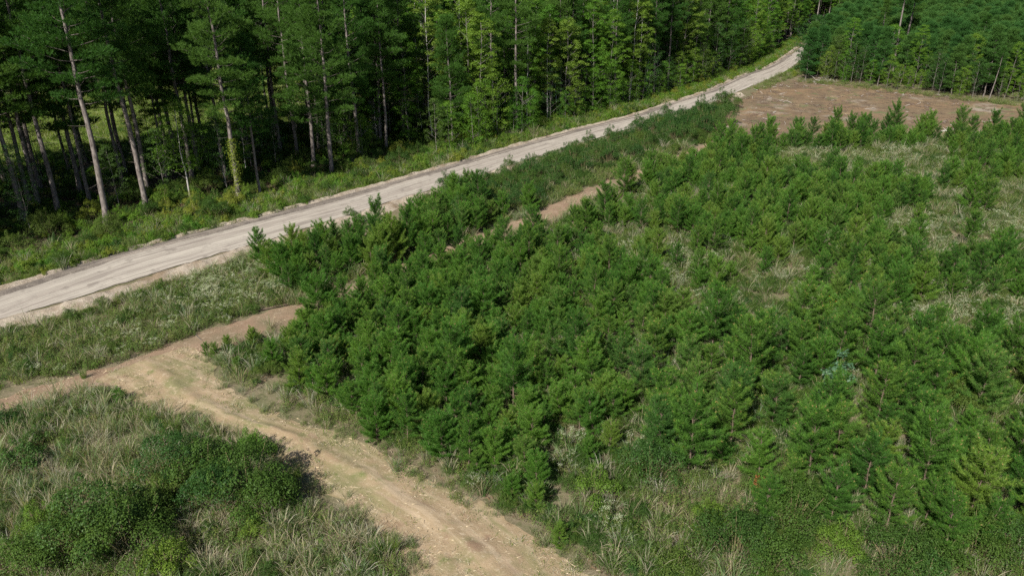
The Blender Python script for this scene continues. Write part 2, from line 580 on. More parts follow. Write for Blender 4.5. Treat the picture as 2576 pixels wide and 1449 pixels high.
ribbon('sandy_bank', offset(rs_[:78], -.35), offset(rs_[:78], -2.9), berm_m, 420, 16, lambda U, V, x, y: .015 + np.sin(np.clip(V * 1.15, 0, 1) * np.pi) ** .8 * (.10 + .42 * vnoise(x, y, 1.3, 14) + .22 * vnoise(x, y, .45, 15)), .8, 31)

lane_m = soil_mat('red_dirt', [(.165, .112, .075), (.4, 4, .40, .62, (.19, .135, .092)), (.16, 3, .50, .66, (.125, .100, .062)), (2.2, 5, .55, .70, (.225, .175, .125)), (7, 4, .6, .72, (.10, .075, .048))], bmp=(.8, .08, 7))
ribbon('dirt_lane', LANE_N, LANE_S, lane_m, 460, 14, lambda U, V, x, y: .008 + .05 * vnoise(x, y, .9, 40) * np.sin(np.clip(V, .02, .98) * np.pi), 1.0, 41)
trk_m = soil_mat('mown_straw', [(0.1935, 0.1443, 0.0880), (.3, 4, .42, .62, (0.2193, 0.1640, 0.1024)), (.22, 3, .48, .62, (0.1376, 0.1271, 0.0624)), (1.2, 5, .56, .70, (0.2580, 0.2050, 0.1360)), (.7, 4, .58, .72, (0.1075, 0.1148, 0.0440)), (.5, 4, .60, .70, (0.1634, 0.1107, 0.0720)), (5, 4, .56, .70, (0.2924, 0.2378, 0.1680))], bmp=(.7, .06, 9),
                 uvlines=[(.12, 1.1, .50, .68, (0.3096, 0.2460, 0.1720), .7), (.08, .7, .52, .66, (0.1419, 0.1312, 0.0600), .75), (.25, 2.2, .56, .72, (0.1720, 0.1148, 0.0760), .6)])
ribbon('mown_track', TRK_L, TRK_R, trk_m, 420, 34, lambda U, V, x, y: .014 + (.09 * vnoise(x, y, 1.1, 50) + .07 * vnoise(x, y, .5, 52) + .10 * np.exp(-((V - .5) / .10) ** 2)) * np.sin(np.clip(V, .02, .98) * np.pi), 1.1, 51)


def sheet(name, poly, mat, z, step, jit, seed, zf=None):
    """irregular patch of ground as a grid clipped to a wandering outline"""
    lo, hi = poly.min(0) - 2, poly.max(0) + 2
    nx, ny = int((hi[0] - lo[0]) / step) + 1, int((hi[1] - lo[1]) / step) + 1
    X, Y = np.meshgrid(lo[0] + np.arange(nx) * step, lo[1] + np.arange(ny) * step, indexing='ij')
    Xj = X + (vnoise(X, Y, 3, seed) - .5) * jit + (vnoise(X, Y, .9, seed + 1) - .5) * jit * .4
    Yj = Y + (vnoise(X, Y, 3, seed + 2) - .5) * jit + (vnoise(X, Y, .9, seed + 3) - .5) * jit * .4
    cx = (X[:-1, :-1] + X[1:, 1:]) / 2
    cy = (Y[:-1, :-1] + Y[1:, 1:]) / 2
    ins = inside(np.c_[cx.ravel(), cy.ravel()], poly)
    i = (np.arange(nx - 1)[:, None] * ny + np.arange(ny - 1)[None]).ravel()[ins]
    Z = np.full(X.shape, z) + (zf(Xj, Yj) if zf else 0)
    mb = MB()
    q = np.stack([i, i + ny, i + ny + 1, i + 1], 1)
    used, inv = np.unique(q, return_inverse=True)
    mb.add(np.stack([Xj, Yj, Z], -1).reshape(-1, 3)[used], None, inv.reshape(-1, 4))
    return structure(name, mb.mesh(name, [mat], True))


clr_m = soil_mat('clearing_soil', [(.122, .088, .054), (.06, 3, .45, .60, (.150, .100, .058)), (.10, 4, .56, .66, (.200, .170, .135)), (.5, 4, .48, .66, (.084, .060, .038)), (.2, 3, .60, .70, (.21, .155, .088)), (.35, 4, .56, .68, (.085, .095, .042)), (3, 5, .58, .72, (.18, .145, .105))], bmp=(1, .15, 3))
sheet('clearing', CLEAR, clr_m, .012, .8, 1.2, 61, lambda x, y: .5 * np.clip(vnoise(x, y, 7, 70) - .45, 0, 1) + .12 * vnoise(x, y, 1.2, 71))

# road-relative coordinates: s along the road from its near end, d to its far (forest) side
RC = resample(ROAD_C, 400)
RCs = np.r_[0, np.cumsum(np.hypot(*np.diff(RC, axis=0).T))]
RCt = nrm(np.gradient(RC, axis=0))
RCn = np.stack([-RCt[:, 1], RCt[:, 0]], 1)


def SD(P):
    P = np.atleast_2d(P)
    k = np.argmin(((P[:, None] - RC[None, ::2]) ** 2).sum(-1), 1) * 2
    dv = P - RC[k]
    return np.stack([RCs[k] + (dv * RCt[k]).sum(1), (dv * RCn[k]).sum(1)], 1)


def at(s, d):
    k = np.clip(np.searchsorted(RCs, s), 0, len(RC) - 1)
    ex = np.asarray(s) - RCs[k]
    return RC[k] + RCn[k] * np.asarray(d).reshape(-1, 1) + RCt[k] * ex.reshape(-1, 1)


# meadow behind the tree belt
ms = np.linspace(-60, 165, 40)
MEADOW = np.concatenate([at(ms, 51 + 4 * np.sin(ms / 17)), at(ms[::-1], 122 + 6 * np.sin(ms[::-1] / 13))])
mead_m = soil_mat('meadow_turf', [(0.0978, 0.1403, 0.0306), (.07, 3, .42, .6, (0.1360, 0.1573, 0.0425)), (.6, 4, .5, .68, (0.0723, 0.1148, 0.0238)), (4, 4, .5, .7, (0.1615, 0.1742, 0.0595))], bmp=(1, .2, 3))
sheet('meadow', MEADOW, mead_m, .012, 1.5, 2, 81)

fs_ = np.linspace(-75, 300, 60)
FLOOR = np.concatenate([at(fs_, 8.6 + .8 * np.sin(fs_ / 5)), at(fs_[::-1], np.where(fs_[::-1] < 168, 53, 72))])
floor_m = soil_mat('forest_litter', [(.060, .043, .028), (.3, 4, .42, .62, (.040, .036, .018)), (1.5, 5, .5, .68, (.085, .060, .038)), (5, 4, .56, .7, (.035, .04, .016))], bmp=(1, .15, 4))
sheet('forest_floor', FLOOR, floor_m, .008, 1.5, 2, 85)

# ------------------------------------------------------------------ plant models
def young_pine(seed, H, Rm, bare, dens=1.0, needles='young_needles'):
    rs = np.random.RandomState(seed)
    tr, cr = MB(), MB()
    zz = np.linspace(0, H * .97, 9)
    wob = np.cumsum(rs.normal(0, .035, (9, 2)), 0) * [[1, 1]]
    pts = np.c_[wob, zz]
    tube(tr, pts, np.linspace(.055, .012, 9) * H / 4.5, 6)
    z0 = bare * H
    zs = np.arange(z0, H * .94, .36)
    zs = zs + rs.uniform(-.08, .08, len(zs))
    for z in zs:
        t = (z - z0) / (H - z0)
        prof = (1 - t) ** .42 * (.72 + .28 * min(1, t * 3.2)) + .10
        nb = rs.randint(4, 7)
        a0 = rs.uniform(0, 6.28)
        c = np.array([np.interp(z, zz, pts[:, 0]), np.interp(z, zz, pts[:, 1]), z])
        c0 = c
        for k in range(nb):
            zk = float(np.clip(z + rs.normal(0, .16), z0, H * .93))
            c = np.array([np.interp(zk, zz, pts[:, 0]), np.interp(zk, zz, pts[:, 1]), zk])
            if rs.rand() > .93 * dens + .05:
                continue
            az = a0 + k * 6.28 / nb + rs.normal(0, .35)
            el = R(10 + 42 * t + rs.normal(0, 12))
            L = Rm * .94 * prof * rs.uniform(.55, 1.18)
            d = np.array([math.cos(az) * math.cos(el), math.sin(az) * math.cos(el), math.sin(el)])
            s = np.linspace(0, 1, 5)
            bp = c + L * s[:, None] * d + np.array([0, 0, .36 * L]) * (s ** 2)[:, None]
            tube(cr, bp, np.linspace(.016, .006, 5), 3, 1)
            tan = nrm(d + np.array([0, 0, .85]))
            ss = np.linspace(.22, .95, max(2, int(L * 5.0 * dens)))
            base, dr = [], []
            for q in ss:
                p = c + L * q * d + np.array([0, 0, .36 * L * q * q])
                for sgn in (-1, 1):
                    side = np.array([-math.sin(az), math.cos(az), 0]) * sgn
                    base.append(p)
                    dr.append(d * .6 + side * rs.uniform(.3, .75) + np.array([0, 0, rs.uniform(.45, 1.15)]))
            base.append(bp[-1] - d * .08)
            dr.append(tan)
            base, dr = np.array(base), nrm(np.array(dr))
            Ls = rs.uniform(.24, .40, len(base)) * min(1, .55 + L * .5)
            Ls[-1] *= 1.2
            shoots(cr, base[:-1], dr[:-1], Ls[:-1], 26, .25, .024, rs, 0)
            shoots(cr, base[-1:], dr[-1:], Ls[-1:], 34, .26, .024, rs, 3)  # end shoot takes the tip slot, coloured as sunlit new growth
            if t > .12 and rs.rand() < .65:
                tip = bp[-1] - d * .08 + tan * Ls[-1]
                blades(cr, np.tile(tip, (5, 1)), nrm(tan + rs.normal(0, .32, (5, 3))), rs.uniform(.07, .14, 5), np.full(5, .04), rs, 2)
    top = pts[-1]
    b = np.tile(top, (5, 1)) + rs.normal(0, .02, (5, 3))
    d = nrm(np.c_[rs.normal(0, .5, (5, 2)), np.full(5, 1.)])
    d[0] = (0, 0, 1)
    shoots(cr, b, d, np.array([.32, .24, .24, .24, .24]), 24, .19, .016, rs, 0)
    blades(cr, np.tile(top + [0, 0, .4], (6, 1)), nrm(np.array([0, 0, 1.]) + rs.normal(0, .3, (6, 3))), np.full(6, .13), np.full(6, .025), rs, 2)
    return [('trunk', tr.mesh('trunk', [M['young_bark']], True)), ('crown', cr.mesh('crown', [M[needles], M['young_bark'], M['tan_tips'], M['sunlit_new_needles' if needles == 'young_needles' else 'young_needles']]))]


def tall_pine(seed, H, zb, Rm, needles='pine_needles', nb=44, tr_r=.32, ndl=14, wd=.042, stubs=9):
    """grown pine: long bare stem, limbs ending in flat needle pads"""
    rs = np.random.RandomState(seed)
    tr, cr = MB(), MB()
    n = 14
    zz = np.linspace(0, H * .97, n)
    bend = np.cumsum(rs.normal(0, .07, (n, 2)), 0)
    pts = np.c_[bend, zz]
    rad = tr_r * (1 - .82 * (zz / H) ** 1.1)
    rad[0] *= 1.35
    tube(tr, pts, rad, 9)
    cen = lambda z: np.array([np.interp(z, zz, pts[:, 0]), np.interp(z, zz, pts[:, 1]), z])
    for _ in range(stubs):
        z = rs.uniform(.22, 1) * zb * H
        az, L = rs.uniform(0, 6.28), rs.uniform(.5, 1.9)
        d = np.array([math.cos(az), math.sin(az), rs.uniform(-.3, .35)])
        tube(tr, cen(z) + np.linspace(0, L, 4)[:, None] * d + rs.normal(0, .04, (4, 3)), [.028, .022, .015, .006], 4, 1)
    for k in range(nb):
        t = (k + rs.uniform(0, 1)) / nb
        z = H * (zb + (1 - zb) * t ** .92 * .97)
        prof = (1 - t) ** .55 * (.55 + .45 * min(1, t * 4)) + .12
        az = k * 2.4 + rs.normal(0, .5)
        L = Rm * prof * rs.uniform(.6, 1.15)
        el = R(-8 + 55 * t + rs.normal(0, 8))
        d = np.array([math.cos(az) * math.cos(el), math.sin(az) * math.cos(el), math.sin(el)])
        s = np.linspace(0, 1, 5)
        c = cen(z)
        bp = c + L * s[:, None] * d + np.array([0, 0, .22 * L]) * (s ** 2)[:, None] + np.r_[[[0, 0, 0]], rs.normal(0, .06, (4, 3))]
        tube(tr, bp, np.linspace(.060, .014, 5) * (1 - .5 * t), 4, 1)
        side = np.array([-math.sin(az), math.cos(az), 0])
        base, dr = [], []
        npad = 2 + int(L > 2.6)
        for q in np.linspace(.55, 1.0, npad):
            for sg in (-1, 1) if q < .9 else (0, rs.choice([-1, 1])):
                pc = c + L * q * d + np.array([0, 0, .22 * L * q * q + .1]) + side * sg * L * .24 * rs.uniform(.6, 1.2)
                m = rs.randint(18, 28)
                sz = rs.uniform(.55, .95)
                off = rs.normal(0, 1, (m, 3))
                off = off / np.linalg.norm(off, axis=1)[:, None] * rs.uniform(.55, 1, (m, 1)) * [sz, sz, sz * .42]
                base.append(pc + off)
                dr.append(off / sz * [.9, .9, .5] + d * .3 + np.array([0, 0, .55]))
        base, dr = np.concatenate(base), nrm(np.concatenate(dr))
        shoots(cr, base, dr, rs.uniform(.22, .38, len(base)), ndl, .31, wd, rs, 0)
    b = cen(H * .95) + rs.normal(0, .3, (14, 3))
    shoots(cr, b, nrm(rs.normal(0, .6, (14, 3)) + [0, 0, 1]), np.full(14, .35), ndl, .28, wd, rs, 0)
    return [('trunk', tr.mesh('trunk', [M['pine_bark'], M['limb_bark']], True)), ('crown', cr.mesh('crown', [M[needles]]))]


def leaf_tree(seed, H, Rm, zb, leaf='bright_leaf', bark='grey_bark', ncl=110, per=62, size=.20, tr_r=.14, stubs=0):
    """broadleaved tree: stem, limbs and leaf clusters set on the limbs"""
    rs = np.random.RandomState(seed)
    tr, cr = MB(), MB()
    n = 10
    zz = np.linspace(0, H * .93, n)
    pts = np.c_[np.cumsum(rs.normal(0, .02 * H / 2, (n, 2)), 0) * .5, zz]
    tube(tr, pts, tr_r * (1 - .85 * zz / H), 7)
    cen = lambda z: np.array([np.interp(z, zz, pts[:, 0]), np.interp(z, zz, pts[:, 1]), z])
    lobes = rs.uniform(0, 6.28, 3)
    C_, S_ = [], []
    for k in range(ncl):
        t = rs.uniform(0, 1) ** .85
        z = H * (zb + (1 - zb) * t)
        prof = math.sin(np.pi * (t * .86 + .12)) ** .75
        az = rs.uniform(0, 6.28)
        r = Rm * prof * (.35 + .65 * rs.uniform(0, 1) ** .55) * (1 + .28 * math.sin(3 * az + lobes[0] + z * .6))
        c = cen(z) + np.array([math.cos(az) * r, math.sin(az) * r, 0])
        if k % 4 == 0:
            a = cen(max(z - r * .8, zb * H * .7))
            mid = (a + c) / 2 + rs.normal(0, .15, 3)
            tube(tr, [a, mid, c], [.04 * tr_r / .14, .022, .008], 4, 1)
        C_.append(c)
        S_.append(rs.uniform(.55, 1.0) * (.55 + .25 * Rm / 3))
    for c, s in zip(C_, S_):
        m = int(per * rs.uniform(.6, 1.25))
        n = nrm(rs.normal(0, 1, (m, 3)))
        n[:, 2] = np.where(n[:, 2] < -.3, -n[:, 2], n[:, 2])
        off = n * rs.uniform(.5, 1.12, (m, 1)) * [s * 1.15, s * 1.15, s * .72]
        nor = n * .8 + np.array([0, 0, .55]) + rs.normal(0, .4, (m, 3))
        leaves(cr, c + off, nor, rs.uniform(.7, 1.2, m) * size, rs, 0, .62)
    for _ in range(stubs):
        z, az, L = rs.uniform(.1, zb) * H, rs.uniform(0, 6.28), rs.uniform(.4, 1.4)
        tube(tr, cen(z) + np.linspace(0, L, 3)[:, None] * np.array([math.cos(az), math.sin(az), .3]), [.025, .016, .006], 4)
    return [('trunk', tr.mesh('trunk', [M[bark], M['grey_bark']], True)), ('crown', cr.mesh('crown', [M[leaf]]))]


def shrub(seed, H, Rm, leaf, lobes=13, per=440, size=.068, spike=5):
    """many-stemmed shrub: leafy lobes heaped to an uneven dome, with a few sprays standing out"""
    rs = np.random.RandomState(seed)
    st, fo = MB(), MB()
    golden = rs.uniform(0, 6.28)
    for k in range(lobes + spike):
        u = (k + .5) / lobes
        az = golden + k * 2.4 + rs.normal(0, .3)
        if k < lobes:
            r = Rm * .82 * u ** .6
            s = rs.uniform(.34, .52) * (.45 + .4 * Rm)
            z = max(s * .7, H * (1 - .6 * (r / Rm) ** 1.7) * rs.uniform(.78, 1.08) - s * .8)
            sc, m = np.array([s, s, s * rs.uniform(.85, 1.2)]), int(per * rs.uniform(.8, 1.2))
        else:
            r = Rm * rs.uniform(.1, .8)
            z = H * (1 - .6 * (r / Rm) ** 1.7) * rs.uniform(.95, 1.18)
            sc, m = np.array([.13, .13, .34]), int(per * .22)
        c = np.array([math.cos(az) * r, math.sin(az) * r, z])
        b = np.array([math.cos(az) * r * .3, math.sin(az) * r * .3, 0])
        tube(st, [b, (b + c) / 2 + [0, 0, .10 * H], c], [.026, .018, .008], 4)
        n = nrm(rs.normal(0, 1, (m, 3)))
        n[:, 2] = np.where(n[:, 2] < -.35, -n[:, 2], n[:, 2])
        bumpy = .82 + .36 * vnoise(n[:, 0] * 2 + k, n[:, 1] * 2 + n[:, 2], .45, seed)
        P = c + n * sc * (bumpy * rs.uniform(.72, 1.08, m))[:, None]
        P[:, 2] = np.abs(P[:, 2]) + .02
        leaves(fo, P, n * .9 + np.array([0, 0, .45]) + rs.normal(0, .5, (m, 3)), rs.uniform(.65, 1.25, m) * size, rs, 0, .6)
    return [('stem', st.mesh('stem', [M['stem']], True)), ('foliage', fo.mesh('foliage', [M[leaf]]))]


def tussock_mesh(seed, H, Rm, n, mats, dry=.3, wd=.016, droop=.5, spread=.32):
    rs = np.random.RandomState(seed)
    mb = MB()
    for m, k in ((0, int(n * (1 - dry))), (1, int(n * dry))):
        if not k or m >= len(mats):
            continue
        a, r = rs.uniform(0, 6.28, k), Rm * rs.uniform(0, 1, k) ** .6
        base = np.stack([np.cos(a) * r, np.sin(a) * r, np.zeros(k)], 1)
        out = np.stack([np.cos(a) * r / Rm, np.sin(a) * r / Rm, np.zeros(k)], 1)
        d = nrm(out * spread + rs.normal(0, .13, (k, 3)) * [1, 1, .2] + [0, 0, 1])
        bent_blades(mb, base, d, H * rs.uniform(.55, 1.1, k), wd * rs.uniform(.7, 1.3, k), droop * rs.uniform(.3, 1.4, k), rs, m)
    return mb.mesh('grass_tuft', mats)


def weed_mesh(seed, H, Rm, nst, leaf, size=.08, flower=None, grass=0):
    """leafy stalks, some with flat flower heads"""
    rs = np.random.RandomState(seed)
    mb = MB()
    mats = [M[leaf], M['stem']] + ([M[flower]] if flower else [])
    for k in range(nst):
        a, r = rs.uniform(0, 6.28), Rm * rs.uniform(0, 1) ** .5
        h = H * rs.uniform(.55, 1.1)
        b = np.array([math.cos(a) * r, math.sin(a) * r, 0])
        t = b + np.array([math.cos(a) * r * .5 + rs.normal(0, .08), math.sin(a) * r * .5 + rs.normal(0, .08), h])
        tube(mb, [b, (b + t) / 2 + rs.normal(0, .03, 3), t], [.010, .008, .004], 3, 1)
        m = int(h * 30)
        u = rs.uniform(.18, 1, m)
        az = rs.uniform(0, 6.28, m)
        rr = .16 * (1.15 - u) + .04
        c = b + (t - b) * u[:, None] + np.stack([np.cos(az) * rr, np.sin(az) * rr, rs.normal(0, .02, m)], 1)
        nor = np.stack([np.cos(az) * .5, np.sin(az) * .5, np.ones(m)], 1) + rs.normal(0, .35, (m, 3))
        leaves(mb, c, nor, rs.uniform(.7, 1.3, m) * size, rs, 0, .42)
        if flower and rs.rand() < .85:
            f = rs.randint(14, 28)
            off = rs.normal(0, 1, (f, 3)) * [.085, .085, .03]
            leaves(mb, t + off + [0, 0, .03], np.array([0, 0, 1.]) + rs.normal(0, .4, (f, 3)), rs.uniform(.025, .05, f), rs, 2, .9)
    return mb.mesh('weed_tuft', mats)


def cover_mesh(seed, Rm, H, n, leaf, size=.09):
    rs = np.random.RandomState(seed)
    mb = MB()
    a, r = rs.uniform(0, 6.28, n), Rm * rs.uniform(0, 1, n) ** .55
    x, y = np.cos(a) * r, np.sin(a) * r
    z = H * (.2 + .8 * vnoise(x + seed * 3.1, y, .35, seed)) * (1 - .55 * (r / Rm) ** 2) * rs.uniform(.5, 1.1, n)
    nor = np.array([0, 0, 1.]) + rs.normal(0, .5, (n, 3))
    leaves(mb, np.stack([x, y, z + .02], 1), nor, rs.uniform(.6, 1.3, n) * size, rs, 0, .6)
    k = n // 40
    tube_pts = np.stack([x[:k], y[:k], z[:k]], 1)
    for p in tube_pts:
        tube(mb, [p * [.4, .4, 0], p * [.8, .8, .6], p], [.008, .006, .003], 3, 1)
    return mb.mesh('cover_tuft', [M[leaf], M['stem']])


# ------------------------------------------------------------------ young pine plantation
YP = Kind('young_pine', 'pine tree', 'young pines of the plantation', [
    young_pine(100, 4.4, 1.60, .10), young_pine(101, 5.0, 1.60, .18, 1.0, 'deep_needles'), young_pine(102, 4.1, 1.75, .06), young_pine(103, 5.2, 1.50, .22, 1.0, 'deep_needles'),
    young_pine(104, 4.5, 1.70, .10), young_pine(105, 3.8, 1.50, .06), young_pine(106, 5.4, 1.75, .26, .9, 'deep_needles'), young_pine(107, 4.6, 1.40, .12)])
YLOOK = ['full', 'straight', 'broad bushy', 'slender', 'dense', 'small rounded', 'open-limbed', 'narrow']

DENS = [  # plan outlines (bases of the trees) and the share of planting spots that carry a tree; later ones overrule
    ([(1560, 470), (1830, 372), (1960, 366), (2100, 352), (2300, 345), (2700, 345), (2800, 900), (1500, 900), (1380, 600)], .70),
    ([(1480, 900), (2800, 820), (2800, 1640), (2576, 1480), (2300, 1400), (1950, 1370), (1800, 1330), (1700, 1270), (1560, 1200)], .92),
    ([(1060, 530), (1130, 500), (1330, 480), (1340, 550), (1180, 600), (900, 640), (800, 690), (700, 735), (650, 690)], .6),
    ([(700, 745), (850, 680), (1010, 622), (1130, 580), (1180, 605), (1350, 605), (1500, 640), (1640, 740), (1760, 900), (1760, 1100), (1600, 1190), (1500, 1230), (1400, 1190), (1330, 1250), (1190, 1245), (1040, 1165), (870, 1095), (760, 1045), (715, 960), (735, 850)], .97),
    ([(1500, 630), (1640, 610), (1900, 700), (2100, 790), (2576, 770), (2700, 900), (2300, 850), (1960, 870), (1750, 830)], .42),
    ([(1900, 395), (2360, 385), (2440, 450), (2300, 480), (2100, 455), (1960, 440)], .3),
    ([(2330, 500), (2800, 440), (2800, 690), (2480, 690), (2300, 600)], .3),
    ([(1360, 1130), (1560, 1110), (1660, 1200), (1640, 1400), (1380, 1300)], .3),
    ([(1640, 1180), (1860, 1180), (1900, 1330), (1700, 1360)], .4),
    ([(1480, 1360), (1760, 1340), (2100, 1400), (2576, 1490), (2800, 1600), (2800, 1700), (1400, 1700)], .12),
    ([(1150, 470), (1480, 420), (1560, 460), (1340, 530), (1210, 560)], .35),
    ([(1600, 440), (1850, 366), (1920, 420), (1650, 540)], .95),
    ([(1345, 590), (1362, 540), (1545, 450), (1565, 480), (1475, 575), (1385, 625)], 0),
]


def density(P):
    d = D(P)
    r = np.zeros(len(P))
    for poly, v in DENS:
        r[inside(d, poly)] = v
    return r


TA = (TRK_R[-1] - TRK_R[3])
TA = TA / np.hypot(*TA)                     # along the mown track, away from the lane
TN = np.array([-TA[1], TA[0]])
if (G(1700, 900) - TRK_R[3]) @ TN < 0:
    TN = -TN
lane_mid = (resample(LANE_N, 120) + resample(LANE_S, 120)) / 2
trk_mid = (resample(TRK_L, 60) + resample(TRK_R, 60)) / 2
ypine = []
for row in range(0, 88):
    off = 1.4 + row * 2.0
    for u in np.arange(-140, 200, 1.5):
        P = TRK_R[3] + TN * (off + rng.normal(0, .32)) + TA * (u + rng.normal(0, .38))
        ypine.append((P[0], P[1], row))
ypine = np.array(ypine)
dd = D(ypine[:, :2])
ok = (ypine[:, 1] > 12) & (dd[:, 0] > -60) & (dd[:, 0] < 2720) & (dd[:, 1] < 1640)
ypine = ypine[ok]
clump = vnoise(ypine[:, 0], ypine[:, 1], 5, 77) * .5 + vnoise(ypine[:, 0], ypine[:, 1], 2.2, 78) * .5
den = density(ypine[:, :2])
keep = (den > .9) & (rng.rand(len(ypine)) < .95) | (den <= .9) & (rng.rand(len(ypine)) * .35 + (1 - clump) * 1.05 < den * 1.12)
dk = D(ypine[:, :2])[:, 0]
keep &= (dist_line(ypine[:, :2], lane_mid) > np.where((dk > 900) & (dk < 1340) | (dk > 1570), 1.7, 2.9)) & (dist_line(ypine[:, :2], RC) > 7) & ~inside(ypine[:, :2], CLEAR)
keep &= dist_line(ypine[:, :2], resample(TRK_R, 60)) > 1.0
ypine = ypine[keep]
# pines that the picture shows singly, standing apart from the rows
apart = [(655, 668, .95), (545, 905, .42), (520, 895, .30), (575, 890, .45), (640, 880, .5), (690, 930, .62), (735, 905, .7), (600, 935, .35), (1205, 545, 1.15), (1290, 1262, .5),
         (1405, 1378, .42), (1345, 1290, .6), (1245, 1195, .85), (1180, 1180, .85), (950, 1115, .85), (1345, 1240, .75), (1480, 1170, .55), (1530, 1140, .6), (2430, 1010, 1.25), (2270, 1030, 1.25), (1290, 1040, 1.2), (1445, 950, 1.15),
         (1930, 372, 1.25), (2095, 358, 1.2), (2240, 352, 1.35), (2410, 350, 1.3), (2000, 372, 1.15), (2560, 352, 1.3), (2330, 355, 1.2), (2160, 360, 1.15), (2490, 360, 1.2)]
ap = np.array([(*G(a, b), c) for a, b, c in apart])
far_from = np.min(np.hypot(ypine[:, None, 0] - ap[None, :, 0], ypine[:, None, 1] - ap[None, :, 1]), 1) > 1.1
ypine = ypine[far_from]
# the bigger pines of the near corner stand further apart, with dark gaps between
wide = inside(D(ypine[:, :2]), [(1520, 880), (2800, 800), (2800, 1620), (1640, 1500)])
okw, kept = ~wide, []
for i in np.where(wide)[0][rng.permutation(wide.sum())]:
    if all((ypine[i, 0] - q[0]) ** 2 + (ypine[i, 1] - q[1]) ** 2 > 3.6 for q in kept):
        kept.append(ypine[i, :2])
        okw[i] = True
ypine = ypine[okw]
depth = ypine[:, 1] * cp + CAM_H * sp
order = np.argsort(depth)
ypine = ypine[order]
dd = D(ypine[:, :2])
vis = (dd[:, 0] > -10) & (dd[:, 0] < 2590) & (dd[:, 1] < 1500)
near_i = np.where(vis)[0][:300 - len(ap)]
is_near = np.zeros(len(ypine), bool)
is_near[near_i] = True
YSC = lambda x, y, n: (.52 + .26 * vnoise(x, y, 6, 5) + rng.normal(0, .13, n))
near_right = 1 + .24 * inside(D(ypine[:, :2]), [(1560, 880), (2800, 800), (2800, 1620), (1700, 1500)])
ysc = near_right * np.clip(YSC(ypine[:, 0], ypine[:, 1], len(ypine)), .42, 1.3)
rank = {}
along = ypine[:, :2] @ TA
for i in sorted(near_i, key=lambda i: (ypine[i, 2], along[i])):
    x, y, row = ypine[i]
    rank[row] = rank.get(row, 0) + 1
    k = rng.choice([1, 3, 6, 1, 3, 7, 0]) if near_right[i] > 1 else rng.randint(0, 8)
    size = 'tall ' if ysc[i] > .9 else ('low ' if ysc[i] < .62 else '')
    YP.put(k, x, y, f'{size}{YLOOK[k]} young pine, {nth(rank[row])} from the lane in {nth(int(row) + 1)} row off the mown track', (ysc[i] * 1.08, ysc[i] * 1.08, ysc[i] * .93), lean=(rng.normal(0, .06), rng.normal(0, .06)))
APL = ['lone pointed young pine beside the sandy road bank', 'low bushy pine seedling at the track corner, middle of five', 'smallest pine seedling at the bare corner of lane and track', 'low bushy pine seedling just behind the corner seedlings',
       'knee-high bushy pine on the dirt lane edge near the corner', 'waist-high pine in grass between track corner and dense stand', 'shoulder-high pine where the lane enters the dense stand', 'tiny pine seedling in grass beside the pale slash at the corner',
       'tall dark young pine rising over the shrubs beside the dirt lane', 'small round pine alone in tan grass beside the mown track', 'lowest round pine bush nearest the end of the mown track', 'small pine between white blooms and the mown track edge',
       'front pine leaning over the mown track edge beside white blooms', 'front pine with dark bare stems beside the mown track', 'front pine bulging over the grassy track edge', 'round bright pine in front of the grassy gap',
       'low spreading pine in the weedy gap behind white blooms', 'low round pine beside the dark shrub in the weedy gap', 'large bushy young pine standing in its own dark shadow', 'dark tall pine with bare forked limbs showing beneath its crown',
       'tall pine with a bare pale trunk over brown brush', 'tall pine with dead pale limbs under its crown', 'large pine at the lane end beside the bare clearing', 'pointed pine standing against the bare brown clearing', 'tallest pine of the row before the clearing', 'pointed pine further along the clearing edge row',
       'broad pine second from the lane end on the clearing edge', 'tall pine at the far end of the clearing edge row', 'pine behind the white weeds on the clearing edge', 'pine between two pointed ones on the clearing edge', 'pine near the far end of the clearing edge row']
for (x, y, c), lab, k in zip(ap, APL, [7, 5, 2, 5, 2, 4, 0, 5, 6, 2, 2, 5, 0, 3, 4, 2, 2, 2, 4, 6, 6, 6, 2, 3, 3, 7, 4, 3, 0, 7, 1]):
    YP.put(k, x, y, lab, c * (.86 if y < 90 else .86))
rest = ~is_near
scatter('young_pine_forest', [[v[1][1] for v in YP.var], [v[0][1] for v in YP.var]], ypine[rest, :2], ysc[rest], 'mass of distant young pines beyond the nearer ones', .03)
print('young pines near', len(near_i), 'rest', rest.sum())

# ------------------------------------------------------------------ roadside forest
TP = Kind('pine_tree', 'pine tree', 'tall pines of the roadside forest', [
    tall_pine(200, 27, .32, 4.6), tall_pine(201, 29, .38, 4.4), tall_pine(202, 26, .26, 4.8, nb=50), tall_pine(203, 30, .42, 4.6), tall_pine(204, 25, .40, 3.8, tr_r=.24), tall_pine(205, 21, .16, 4.0, nb=50, tr_r=.22)])
LT = Kind('broadleaf_tree', 'tree', 'broadleaf trees of the roadside forest', [
    leaf_tree(300, 23, 3.7, .14, ncl=150, per=105), leaf_tree(301, 20, 3.5, .06, ncl=150, per=105), leaf_tree(302, 25, 3.3, .28, bark='pale_bark', ncl=125, per=105, stubs=6), leaf_tree(303, 15, 3.8, .03, ncl=150, per=105), leaf_tree(304, 22, 3.0, .34, bark='pale_bark', ncl=105, per=105, stubs=8)])
UT = Kind('small_tree', 'tree', 'small trees along the forest edge', [
    leaf_tree(310, 10, 2.5, .12, 'bright_leaf', ncl=90, per=56, size=.17, tr_r=.08), leaf_tree(311, 12, 2.6, .16, 'dark_leaf', ncl=100, per=56, size=.17, tr_r=.09), leaf_tree(312, 8, 2.2, .08, 'bright_leaf', ncl=80, per=56, size=.16, tr_r=.06),
    leaf_tree(313, 12, 3.0, .28, 'bright_leaf', 'pale_bark', ncl=110, per=80, size=.17, tr_r=.12)])

placed = []


def free(P, r):
    return all((P[0] - q[0]) ** 2 + (P[1] - q[1]) ** 2 > r * r for q in placed)


